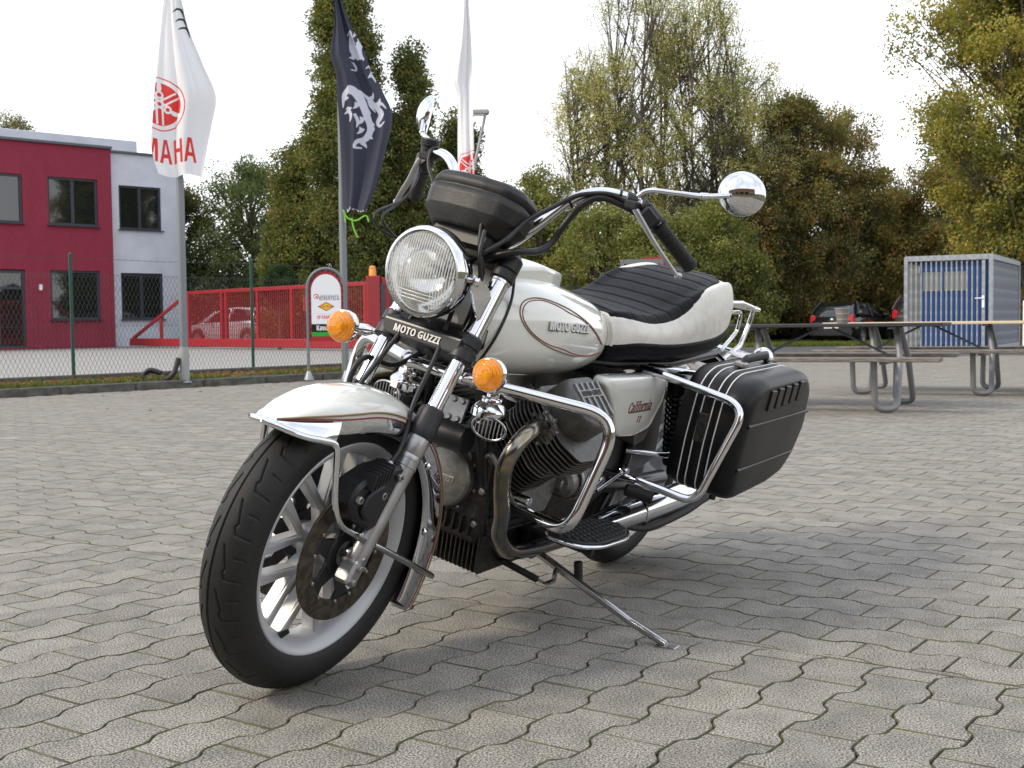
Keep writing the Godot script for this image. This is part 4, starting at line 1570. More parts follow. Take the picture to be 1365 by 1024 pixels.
func side_stand() -> void:
	var sd := Node3D.new()
	sd.name = "side_stand"
	bike.add_child(sd, true)
	var st := S()
	bx(st, v(.835, .255, -.135), v(.05, .075, .045), .006)
	rod(st, v(.838, .236, -.115), v(.838, .236, -.175), .012, 12, .002)
	obj("stand_pivot", st, M.black_satin, sd)
	var d := (v(.882, .170, -.470) - v(.838, .236, -.150)).normalized()
	st = S()
	tube(st, bend([v(.838, .238, -.150), v(.878, .1735, -.475), v(.903, .1655, -.586)], .09, 7), .0105, 12)
	obj("stand_leg", st, M.dull_chrome, sd)
	st = S()
	# foot plate lies flat on the paving
	var up := bike.transform.basis.transposed() * Vector3.UP
	var fx := Transform3D(Basis(v(1, 0, 0), up, v(1, 0, 0).cross(up)), v(.905, .1600, -.588))
	box(st, v(.034, .006, .055), fx.translated_local(v(0, .0, 0)), .002)
	obj("stand_foot", st, M.dull_chrome, sd)
	st = S()
	var up0 := bike.transform.basis.transposed() * Vector3.UP
	var p := v(.838, .238, -.150) + d * .150 + v(-.012, 0, 0)
	rod(st, p, p + up0 * .052, .0115, 12, .003)
	obj("stand_peg", st, M.rubber, sd)
	st = S()
	var q := v(.838, .238, -.150) + d * .085
	bx(st, q + v(.010, -.018, .0), v(.008, .034, .012), .001)
	bx(st, q + v(.030, -.034, .0), v(.045, .006, .014), .001)
	obj("spring_tab", st, M.dull_chrome, sd)
	st = S()
	var a := v(.955, .222, -.118)
	var b := q + v(.050, -.034, 0)
	var f := along(a, b)
	var L := a.distance_to(b)
	for o in [-.007, .007]:
		var hel := PackedVector3Array()
		for k in 34 * 8 + 1:
			var w := TAU * k / 8
			hel.append(f * v(cos(w) * .0062 + o, L * (.02 + .80 * k / (34.0 * 8)), sin(w) * .0062))
		tube(st, hel, .0016, 5)
		tube(st, PackedVector3Array([f * v(o, L * .80, 0), f * v(o, L * .92, 0), f * v(0, L, 0)]), .0016, 5)
	obj("stand_spring", st, M.black, sd)

func motorcycle(xf: Transform3D) -> void:
	bike = thing("motorcycle", "white cruiser motorcycle with black panniers leaning on its side stand", "motorcycle")
	bike.transform = xf
	M.tyre_mesh = tyre_mesh()
	front_end()
	front_fender()
	head_and_bars()
	tank()
	seat()
	engine()
	frame_and_rear()
	panniers()
	side_stand()
# ---------------------------------------------------------------- surroundings
func more_materials() -> void:
	var m := mat("headlight_glass", Color(1, 1, 1, 0.05), 0.02)
	m.transparency = BaseMaterial3D.TRANSPARENCY_ALPHA
	m = mat("lens_rib", Color(.95, .97, .97, .40), 0.05)
	m.transparency = BaseMaterial3D.TRANSPARENCY_ALPHA
	mat("green_button", lin(.02, .25, .2), 0.4)
	# concrete paving: aggregate speckle over soft stains
	var speck := ntex(noise(0.15, 31, FastNoiseLite.TYPE_SIMPLEX, 3), 1024, [0.0, 0.30, 0.42, 0.50, 0.60, 0.72, 0.80, 1.0], [g1(0.30), g1(0.46), g1(0.66), g1(0.76), g1(0.82), Color(0.90, 0.88, 0.84), Color(1.0, 0.98, 0.94), g1(1.0)])
	var stain := ntex(noise(0.012, 32, FastNoiseLite.TYPE_SIMPLEX_SMOOTH, 5), 512, [0.2, 0.5, 0.8], [Color(0.88, 0.88, 0.88), Color(0.96, 0.955, 0.95), g1(1.0)])
	var rough := nmap(noise(0.12, 33, FastNoiseLite.TYPE_SIMPLEX, 3), 1024, 4.0)
	m = mat("paver", lin(.50, .475, .425), 0.85)
	m.albedo_texture = speck
	m.normal_enabled = true
	m.normal_texture = rough
	m.normal_scale = 0.4
	m.detail_enabled = true
	m.detail_albedo = stain
	m.detail_blend_mode = BaseMaterial3D.BLEND_MODE_MUL
	m.vertex_color_use_as_albedo = true
	tri_uv(m, 1.0, true)
	for k in 8:
		var t: StandardMaterial3D = m.duplicate()
		t.vertex_color_use_as_albedo = false
		var f := 0.86 + 0.036 * k
		t.albedo_color = lin(.50 * f, .475 * f * (1.0 + .004 * (k % 3 - 1)), 0.425 * f * (1.0 + .010 * (k % 3 - 1)))
		M["paver%d" % k] = t
	m = mat("paver_edge", lin(.175, .163, .13), 0.95)  # darker than the tops: joint shade and dirt both put into the colour
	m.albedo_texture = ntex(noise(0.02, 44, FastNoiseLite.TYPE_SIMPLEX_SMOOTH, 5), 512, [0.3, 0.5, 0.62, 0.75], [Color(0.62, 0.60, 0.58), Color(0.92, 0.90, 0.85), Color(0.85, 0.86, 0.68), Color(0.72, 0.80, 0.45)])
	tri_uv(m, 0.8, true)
	m = mat("joint", lin(.11, .10, .065), 0.95)
	m.albedo_texture = ntex(noise(0.03, 34, FastNoiseLite.TYPE_SIMPLEX_SMOOTH, 5), 1024, [0.3, 0.5, 0.62, 0.8], [Color(0.75, 0.72, 0.68), Color(0.95, 0.9, 0.8), Color(0.78, 0.88, 0.5), Color(0.62, 0.8, 0.35)])
	tri_uv(m, 0.9, true)
	m = mat("asphalt", lin(.10, .10, .105), 0.9)
	m.albedo_texture = ntex(noise(0.12, 35, FastNoiseLite.TYPE_SIMPLEX, 4), 512, [0.2, 0.8], [g1(0.75), g1(1.0)])
	tri_uv(m, 0.8, true)
	m = mat("yard", lin(.34, .33, .31), 0.9)
	m.albedo_texture = ntex(noise(0.05, 36, FastNoiseLite.TYPE_SIMPLEX, 5), 512, [0.2, 0.8], [g1(0.85), g1(1.0)])
	tri_uv(m, 0.5, true)
	m = mat("soil", lin(.055, .05, .025), 1.0)
	m.albedo_texture = ntex(noise(0.03, 37, FastNoiseLite.TYPE_SIMPLEX, 5), 512, [0.2, 0.5, 0.8], [Color(1, .85, .7), Color(.8, .9, .6), Color(.6, .9, .4)])
	tri_uv(m, 0.6, true)
	m = mat("lawn", lin(.09, .13, .03), 1.0)
	m.albedo_texture = M.soil.albedo_texture
	tri_uv(m, 0.6, true)
	m = mat("kerb", lin(.12, .115, .10), 0.9)
	m.albedo_texture = M.dirty
	tri_uv(m, 1.5, true)
	m = mat("leaf", Color(1, 1, 1), 0.55)
	m.vertex_color_use_as_albedo = true
	m.backlight_enabled = true
	m.backlight = Color(0.95, 0.95, 0.7)
	m = mat("bark", lin(.12, .10, .075), 0.95)
	mat("grey_bark", lin(.085, .075, .06), 0.9)
	m = mat("pale_bark", lin(.26, .24, .20), 0.9)
	m = mat("red_wall", lin(.265, .021, .047), 0.8)
	m.albedo_texture = ntex(noise(0.012, 38, FastNoiseLite.TYPE_SIMPLEX_SMOOTH, 5), 512, [0.2, 0.5, 0.8], [g1(0.94), g1(0.98), g1(1.0)])
	m.uv1_triplanar = true
	m.uv1_world_triplanar = true
	m.uv1_scale = v(.35, .06, .35)
	m.normal_enabled = true
	m.normal_texture = M.fine
	m.normal_scale = .3
	m = mat("white_wall", lin(.66, .68, .75), 0.85)
	m.albedo_texture = M.red_wall.albedo_texture
	tri_uv(m, 0.2, true)
	mat("hall_wall", lin(.52, .51, .46), 0.8)
	mat("grey_metal", lin(.10, .11, .13), 0.5)
	m = mat("window_frame", lin(.035, .04, .055), 0.45)
	m = mat("pane", lin(.012, .014, .014), 0.03)
	m.metallic_specular = 0.9
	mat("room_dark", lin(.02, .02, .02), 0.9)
	m = mat("gate_red", lin(.34, .018, .026), 0.4)
	m = mat("galvanised", lin(.38, .40, .425), 0.45, 0.3)
	m.albedo_texture = M.blotch
	tri_uv(m, 2.0)
	mat("table_steel", lin(.22, .225, .23), 0.5, 0.3)
	m = mat("pole_grey", lin(.17, .185, .20), 0.45, 0.2)
	m = mat("fence_green", lin(.012, .06, .045), 0.5)
	m = mat("wire", lin(.035, .045, .04), 0.6)
	m = mat("timber", lin(.22, .195, .17), 0.85)
	m.albedo_texture = ntex(noise(0.02, 39, FastNoiseLite.TYPE_SIMPLEX, 5), 512, [0.2, 0.8], [g1(0.7), g1(1.0)])
	m.uv1_triplanar = true
	m.uv1_scale = v(0.6, 6, 6)
	m = mat("dark_timber", lin(.028, .028, .030), 0.7)
	m = mat("new_timber", lin(.62, .52, .36), 0.7)
	m = mat("blue_sheet", lin(.018, .072, .245), 0.5)
	mat("plate_grey", lin(.30, .31, .30), 0.6)
	m = mat("car_black", lin(.008, .0085, .010), 0.15)
	m = mat("car_dark_red", lin(.022, .007, .009), 0.15)
	m.clearcoat_enabled = true
	m.clearcoat = 1.0
	m = mat("car_silver", lin(.50, .52, .56), 0.2, 0.3)
	m = mat("car_glass", lin(.012, .016, .020), 0.03)
	m.metallic_specular = 0.9
	m = mat("tail_glow", lin(.55, .02, .03), 0.15)
	mat("number_plate", lin(.75, .75, .72), 0.5)
	mat("cloth_white", lin(.82, .82, .82), 0.85)
	mat("beacon", lin(.75, .30, .06), 0.3)
	mat("stripe_black", lin(.02, .02, .02), 0.6)
	mat("lime_cord", lin(.20, .55, .06), 0.7)
	mat("pot", lin(.30, .28, .24), 0.5, 0.3)

# ---- paving
const PU := Vector2(0.8141, 0.5807)     # along the seam between the two fields, (x, z)
const PV := Vector2(0.5807, -0.8141)    # away from the camera
const SEAM := Vector2(0.0, -3.366)
const PL := 0.2232
const PW := 0.1425

func wave(a: float) -> float:
	var s := fposmod(a, PL) / PL
	var w := smoothstep(-.05, .07, s) - smoothstep(.40, .60, s) + smoothstep(.95, 1.07, s)
	return (w - .5) * .026

func paver_outline(par: int, gap := .0018) -> PackedVector2Array:
	var a0 := PL * .245 + (PL * .5 if par else 0.0)
	var o := PackedVector2Array()
	var n := 11
	for i in n + 1:
		var a := a0 + gap + (PL - 2 * gap) * i / n
		o.append(v2(a - a0 - PL / 2, wave(a) - PW / 2 + gap))
	for i in range(n, -1, -1):
		var a := a0 + gap + (PL - 2 * gap) * i / n
		o.append(v2(a - a0 - PL / 2, wave(a) + PW / 2 - gap))
	return o

func stone_mesh(o: PackedVector2Array, top_m: Material) -> ArrayMesh:
	var st := S()
	var se := S()
	if o.size() > 2 and Geometry2D.is_polygon_clockwise(o): o.reverse()
	var clean := PackedVector2Array()
	for i in o.size():
		if o[i].distance_to(o[(i + 1) % o.size()]) > .004: clean.append(o[i])
	o = clean
	var q := inset(o, .0020)
	var idx := Geometry2D.triangulate_polygon(q)
	if idx.is_empty():
		q = inset(o, .001)
		idx = Geometry2D.triangulate_polygon(q)
	if idx.is_empty():
		for i in range(1, q.size() - 1): idx.append_array([0, i, i + 1])
	for i in idx.size(): 
		st.set_smooth_group(FLAT)
		st.add_vertex(v(q[idx[i]].x, 0, q[idx[i]].y))
	for i in o.size():
		var j := (i + 1) % o.size()
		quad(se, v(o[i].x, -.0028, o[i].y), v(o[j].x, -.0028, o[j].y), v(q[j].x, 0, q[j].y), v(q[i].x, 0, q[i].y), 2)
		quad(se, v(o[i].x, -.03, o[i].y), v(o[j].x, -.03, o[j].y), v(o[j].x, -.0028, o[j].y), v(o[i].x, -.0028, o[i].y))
	st.generate_normals()
	se.generate_normals()
	var mesh := st.commit()
	mesh = se.commit(mesh)
	mesh.surface_set_material(0, top_m)
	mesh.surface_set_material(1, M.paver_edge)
	return mesh

const FENCE0 := Vector2(-5.75, -16.2)
const FENCED := Vector2(0.655, -0.7556)
func fence_side(p: Vector2) -> float:
	# metres in front of the fence line (towards the camera)
	return (p - FENCE0).dot(Vector2(0.7556, 0.655)) * 1.0

func paving() -> void:
	var base := S()
	var e0 := FENCE0 - FENCED * 9.0 + v2(.7556, .655) * 1.44
	var e1 := FENCE0 + FENCED * 12.2 + v2(.7556, .655) * 1.44
	quad(base, v(e0.x, -.0085, 4), v(e0.x, -.0085, e0.y), v(e1.x, -.0085, e1.y), v(e1.x, -.0085, 4))
	quad(base, v(e1.x, -.0085, 4), v(e1.x, -.0085, -24.6), v(40, -.0085, -24.6), v(40, -.0085, 4))
	var root := Node3D.new()
	root.name = "paving"
	add_child(root)
	root.set_meta("kind", "structure")
	struct("paving_bed", base, M.joint)
	var tones := []
	for k in 8: tones.append([stone_mesh(paver_outline(0), M["paver%d" % k]), stone_mesh(paver_outline(1), M["paver%d" % k])])
	var outl := [paver_outline(0), paver_outline(1)]
	var whole := []      # [distance, transform, parity, tone]
	var cut := []        # [distance, mesh, transform, tone]
	var r := RandomNumberGenerator.new()
	r.seed = 77
	for field in 2:
		var ad := PV if field == 0 else PU
		var bd := PU if field == 0 else PV
		# field 0 (near): a runs along PV; field 1 (far): a runs along PU
		for k in range(-190, 260):
			for j in range(-190, 190):
				var a := (j + .245 + (.5 if (k & 1) else 0.0) + .5) * PL - .02
				var b := (k + .5) * PW + (.013 if field == 1 else .03)
				var away := a if field == 0 else b
				if field == 0 and away > .13: continue
				if field == 1 and away < -.09: continue
				var p := SEAM + ad * a + bd * b
				if p.y > .9 or p.y < -24.6: continue
				if absf(p.x) > .43 * absf(p.y) + 2.6: continue
				if fence_side(p) < 1.50: continue
				var ax := Vector3(ad.x, 0, ad.y)
				var bxv := Vector3(bd.x, 0, bd.y)
				var tilt := v(r.randf_range(-.004, .004), 1, r.randf_range(-.004, .004)).normalized()
				var xf := Transform3D(Basis(ax, tilt, bxv), v(p.x, r.randf_range(-.0016, .0), p.y))
				var tone := clampf(r.randfn(.5, .22), 0, 1)
				var d := p.length()
				var lim := (PL if field == 0 else PW) * .5 + .014
				if absf(away) < lim:
					# stones cut off at the seam
					var o: PackedVector2Array = outl[k & 1]
					var half := PackedVector2Array()
					var c := -away - .002 if field == 0 else -away + .002
					if field == 0: half = PackedVector2Array([v2(-1, -1), v2(c, -1), v2(c, 1), v2(-1, 1)])
					else: half = PackedVector2Array([v2(-1, c), v2(1, c), v2(1, 1), v2(-1, 1)])
					for piece in Geometry2D.intersect_polygons(o, half):
						var lo: Vector2 = piece[0]
						var hi: Vector2 = piece[0]
						for q in piece:
							lo = lo.min(q)
							hi = hi.max(q)
						if minf(hi.x - lo.x, hi.y - lo.y) > .016 and d < 9.0: cut.append([d, stone_mesh(piece, M["paver%d" % int(tone * 7.99)]), xf, tone])
						elif minf(hi.x - lo.x, hi.y - lo.y) > .03: whole.append([d, xf, k & 1, tone])
					continue
				whole.append([d, xf, k & 1, tone])
	whole.sort_custom(func(x, y): return x[0] < y[0])
	var single := 0
	var rest := []
	for w in whole:
		var o: Vector3 = w[1].origin
		var seen := o.z < -1.85 and absf(o.x) < -.43 * o.z + .12
		if seen and single < 300:
			single += 1
			var q := node("paver", tones[int(w[3] * 7.99)][w[2]], null, root)
			q.transform = w[1]
		else: rest.append(w)
	for c in cut:
		var q := node("cut_paver", c[1], null, root)
		q.transform = c[2]
	for par in 2:
		var mm := MultiMesh.new()
		mm.transform_format = MultiMesh.TRANSFORM_3D
		mm.use_colors = true
		mm.mesh = stone_mesh(paver_outline(par), M.paver)
		var mine := []
		for w in rest:
			if w[2] == par: mine.append(w)
		mm.instance_count = mine.size()
		for i in mine.size():
			mm.set_instance_transform(i, mine[i][1])
			var f := .86 + .27 * float(mine[i][3])
			mm.set_instance_color(i, Color(f, f * (1.0 + .004 * (i % 3 - 1)), f * (1.0 + .010 * (i % 3 - 1))))
		var mi := MultiMeshInstance3D.new()
		mi.name = "far_pavers"
		mi.multimesh = mm
		mi.set_meta("kind", "stuff")
		root.add_child(mi, true)

func ground() -> void:
	var st := S()
	quad(st, v(-160, -.03, 20), v(-160, -.03, -24), v(160, -.03, -24), v(160, -.03, 20))
	quad(st, v(-160, -.03, -24), v(-160, -.25, -60), v(160, -.25, -60), v(160, -.03, -24))
	quad(st, v(-160, -.25, -60), v(-160, -.25, -200), v(160, -.25, -200), v(160, -.25, -60))
	struct("ground", st, M.soil)
	st = S()
	quad(st, v(-40, -.012, -12), v(-40, -.012, -62), v(1.5, -.012, -62), v(1.5, -.012, -12))
	struct("yard", st, M.yard)
	st = S()
	quad(st, v(1.5, -.016, -24.4), v(1.5, -.115, -40), v(60, -.115, -40), v(60, -.016, -24.4))
	struct("road", st, M.asphalt)
	st = S()
	quad(st, v(1.5, -.105, -39.6), v(1.5, -.14, -60), v(60, -.14, -60), v(60, -.105, -39.6))
	struct("grass_bank", st, M.lawn)
	# verge below the fence: two kerbs with soil between
	var f0 := FENCE0 - FENCED * 9.0
	var pf := v2(.7556, .655)
	st = S()
	var e := [1.38, .10, .06, -.12]
	for s in 1:
		var a: Vector2 = f0 + pf * e[0]
		var b: Vector2 = f0 + pf * e[1]
		var L: Vector2 = FENCED * 24.0
		quad(st, v(a.x, .07, a.y), v(b.x, .10, b.y), v(b.x + L.x, .10, b.y + L.y), v(a.x + L.x, .07, a.y + L.y))
	struct("verge", st, M.soil)
	var root := Node3D.new()
	root.name = "kerb"
	add_child(root)
	root.set_meta("kind", "structure")
	st = S()
	box(st, v(.994, .16, .085), Transform3D.IDENTITY, .012)
	var km := done(st)
	for row in 2:
		for k in 24:
			var c: Vector2 = f0 + FENCED * (k + .5) + pf * (1.42 if row == 0 else .02)
			var q := node("kerb_stone", km, M.kerb, root)
			q.position = v(c.x, .02 if row == 0 else .085, c.y)
			q.rotation.y = atan2(-FENCED.y, FENCED.x)

func scatter(called: String, mesh: Mesh, m: Material, xfs: Array, cols: Array, parent: Node = null) -> MultiMeshInstance3D:
	var mm := MultiMesh.new()
	mm.transform_format = MultiMesh.TRANSFORM_3D
	mm.use_colors = true
	mm.mesh = mesh
	mm.instance_count = xfs.size()
	for i in xfs.size():
		mm.set_instance_transform(i, xfs[i])
		mm.set_instance_color(i, cols[i])
	var mi := MultiMeshInstance3D.new()
	mi.multimesh = mm
	mi.material_override = m
	mi.set_meta("kind", "stuff")
	if parent:
		mi.name = called
		parent.add_child(mi, true)
	else:
		mi.name = numbered(called)
		add_child(mi)
	return mi

func rand_basis(r: RandomNumberGenerator, s: float) -> Basis:
	return Basis(Quaternion(v(r.randfn(), r.randfn(), r.randfn()).normalized(), r.randf() * TAU)).scaled(Vector3.ONE * s)

func litter() -> void:
	var r := RandomNumberGenerator.new()
	r.seed = 5
	var st := S()
	for b in [[0.0, .028, .045], [2.1, .0, .05], [4.0, -.02, .04]]:
		var a: float = b[0]
		tri(st, v(cos(a) * .012 + b[1], 0, sin(a) * .012), v(-cos(a) * .012 + b[1], 0, -sin(a) * .012), v(b[1] + sin(a) * .02, b[2] * 1.3, cos(a) * .02))
	var blade := done(st)
	st = S()
	tri(st, v(-.03, .0, 0), v(0, .012, -.022), v(.035, .004, 0))
	tri(st, v(-.03, .0, 0), v(.035, .004, 0), v(0, .010, .024))
	var leaf := done(st)
	M.leaf_mesh = leaf
	var pf := v2(.7556, .655)
	var xa := []
	var ca := []
	var xb := []
	var cb := []
	for i in 5200:
		var t := r.randf_range(-9, 13)
		var o := r.randf_range(.12, 1.34)
		if r.randf() < .55: o = r.randf_range(1.05, 1.40)
		var p := FENCE0 + FENCED * t + pf * o
		var dens := .5 + .5 * sin(t * 1.9 + 1.0) * sin(t * .7)
		if r.randf() < dens:
			xa.append(Transform3D(rand_basis_y(r, r.randf_range(.7, 1.6)), v(p.x, .075, p.y)))
			ca.append(Color(.07, .12, .02).lerp(Color(.16, .16, .05), r.randf()))
	for i in 3200:
		var t := r.randf_range(-9, 13)
		var o := clampf(r.randfn(.45, .35), .1, 1.35)
		var p := FENCE0 + FENCED * t + pf * o
		xb.append(Transform3D(rand_basis_y(r, r.randf_range(.8, 1.7)) * Basis(Vector3.RIGHT, r.randfn(0, .35)), v(p.x, .105, p.y)))
		cb.append(Color(.20, .085, .03).lerp(Color(.34, .20, .09), r.randf()))
	for i in 90:
		var p := FENCE0 + FENCED * r.randf_range(-8, 12) + pf * (1.5 + absf(r.randfn(0, 1.6)))
		xb.append(Transform3D(rand_basis_y(r, r.randf_range(.5, 1.1)), v(p.x, .002, p.y)))
		cb.append(Color(.16, .10, .05).lerp(Color(.30, .20, .09), r.randf()))
	for i in 60:
		xb.append(Transform3D(rand_basis_y(r, r.randf_range(.12, .35)), v(r.randf_range(-4, 5), .002, r.randf_range(-12, -2.2))))
		cb.append(Color(.05, .04, .03).lerp(Color(.2, .15, .08), r.randf()))
	# grass bank behind the road with leaves under the trees
	for i in 16000:
		var x := r.randf_range(4, 16)
		var z := r.randf_range(-45.5, -39.7)
		xa.append(Transform3D(rand_basis_y(r, r.randf_range(1.2, 2.6)), v(x, -.11, z)))
		ca.append(Color(.10, .16, .025).lerp(Color(.20, .21, .05), r.randf()))
	for i in 7000:
		var x := r.randf_range(4, 17)
		var z := -41.0 - absf(r.randfn(0, 2.2))
		xb.append(Transform3D(rand_basis_y(r, r.randf_range(1.2, 2.6)) * Basis(Vector3.RIGHT, r.randfn(0, .5)), v(x, -.05, z)))
		cb.append(Color(.24, .10, .03).lerp(Color(.40, .24, .07), r.randf()))
	tag(scatter("grass", blade, M.leaf, xa, ca), "short green grass along the kerb and the far bank", "grass")
	tag(scatter("fallen_leaves", leaf, M.leaf, xb, cb), "brown and orange fallen leaves on verge and bank", "leaf litter")

func rand_basis_y(r: RandomNumberGenerator, s: float) -> Basis:
	return Basis(Vector3.UP, r.randf() * TAU).scaled(Vector3.ONE * s)

# ---- trees
var sprigs := {}
func sprig(size: float, leaves: int, seed_: int) -> ArrayMesh:
	var r := RandomNumberGenerator.new()
	r.seed = seed_
	var st := S()
	for i in leaves:
		var c := v(r.randfn(), r.randfn() * .8, r.randfn()).limit_length(1.7) * size * 1.25
		var d := (c.normalized() + v(r.randfn(), r.randfn() - .5, r.randfn()) * .7).normalized()
		var n := v(r.randfn(), r.randfn() + .8, r.randfn()).normalized()
		var w := d.cross(n).normalized()
		var up := w.cross(d)
		var L := size * r.randf_range(.8, 1.25)
		var m := c + d * L * .45 - up * L * .05
		tri(st, c, m + w * L * .36 + up * L * .07, c + d * L)
		tri(st, c, c + d * L, m - w * L * .36 + up * L * .07)
	return done(st)

func tree(called: String, label: String, group: String, at: Vector3, o: Dictionary) -> Node3D:
	var r := RandomNumberGenerator.new()
	r.seed = o.seed
	var t := thing(called, label, "tree", at, 0.0, group)
	var h: float = o.h
	var st := S()
	var br := S()
	var stems: int = o.get("stems", 1)
	var tops := []
	for k in stems:
		var a := TAU * k / maxf(stems, 1) + r.randf()
		var spread: float = o.get("stem_spread", .0)
		var top := v(cos(a) * spread * r.randf_range(.5, 1.0), h * r.randf_range(.86, .97), sin(a) * spread * r.randf_range(.5, 1.0))
		var tr: float = o.get("trunk", .18) * (1.0 if stems == 1 else r.randf_range(.5, .9))
		var pts := []
		var radii := []
		for i in 9:
			var f := i / 8.0
			pts.append(v(top.x * pow(f, 1.25) + cos(a) * .12 * (stems - 1) * .3 + sin(f * 5.0 + a) * .012 * h, top.y * f - (.1 if i == 0 else 0.0), top.z * pow(f, 1.25) + sin(a) * .12 + cos(f * 4.0 + a) * .012 * h))
			radii.append(lerpf(tr * 1.15, tr * .10, pow(f, .8)))
		tube(st if k == 0 else br, PackedVector3Array(pts), radii, 7)
		tops.append(pts)
	var xfs := []
	var cols := []
	var base: float = o.base
	var n: int = o.clusters
	var shape: Callable = o.shape
	for i in n:
		var f := pow(r.randf(), o.get("fpow", 1.0))
		var y := lerpf(base, h, f)
		var R: float = (shape as Callable).call(f) * o.radius
		var a := r.randf() * TAU
		var rr := R * pow(r.randf(), o.get("rpow", .45))
		var c: Vector3 = v(cos(a) * rr, y, sin(a) * rr * o.get("zscale", 1.0)) + o.get("lean", Vector3.ZERO) * f
		c += v(r.randfn(), r.randfn() * .6, r.randfn()) * .06 * o.radius
		# limb from the nearest stem up to the cluster
		var best: Array = tops[r.randi() % tops.size()]
		var fs := clampf((y / h) - .10 - .35 * rr / h, .04, .95)
		var ip := int(fs * 8)
		var s0: Vector3 = best[ip].lerp(best[mini(ip + 1, 8)], fs * 8 - ip)
		var mid := s0.lerp(c, .5) + v(0, .10 * s0.distance_to(c) * o.get("droop", -1.0), 0)
		var lr: float = o.get("limb", .028) * r.randf_range(.7, 1.3)
		tube(br, curve([s0, mid, c], 3), [lr * 1.5, lr * 1.3, lr * 1.1, lr, lr * .8, lr * .55, lr * .35], 5, false)
		var cr: float = o.cr * r.randf_range(.6, 1.25)
		for k in o.get("twigs", 0):
			var e: Vector3 = c + v(r.randfn() * .5, absf(r.randfn()) * .9 * o.get("up", 1.0), r.randfn() * .5) * cr * 1.6
			tube(br, PackedVector3Array([c.lerp(s0, .25), c.lerp(e, .5) + v(0, -.05, 0), e]), [lr * .5, lr * .35, lr * .12], 4, false)
		var tone := clampf(r.randfn(.5, .36), -.1, 1.1)
		var ns: int = int(o.sprigs * r.randf_range(.5, 1.4))
		for k in ns:
			var q: Vector3 = c + v(r.randfn(), r.randfn() * o.get("cy", .75), r.randfn()).limit_length(1.75) * cr * .6
			if q.y < .15: continue
			xfs.append(Transform3D(rand_basis(r, r.randf_range(.75, 1.3)), q))
			var cc: Color = o.a.lerp(o.b, clampf(tone + r.randfn() * .22, 0, 1))
			if o.has("c") and r.randf() < o.get("cshare", .1): cc = cc.lerp(o.c, r.randf_range(.4, 1.0))
			cols.append(cc)
	obj("trunk", st, o.get("bark", M.bark), t)
	obj("branches", br, o.get("bark", M.bark), t).set_meta("kind", "stuff")
	var key_ := "%s_%s" % [o.leaf, o.get("leaves", 8)]
	if not sprigs.has(key_): sprigs[key_] = sprig(o.leaf, o.get("leaves", 8), 9)
	scatter("crown", sprigs[key_], M.leaf, xfs, cols, t)
	return t

func dome(f: float) -> float: return sqrt(maxf(1.0 - pow(absf(f * 2.0 - .85) / 1.15, 2.2), .02))
func flame(f: float) -> float: return (.75 + .25 * smoothstep(0.0, .18, f)) * pow(maxf(1.0 - f, .0), .62) + .03
func bush(f: float) -> float: return sqrt(maxf(1.0 - f * f, .02))

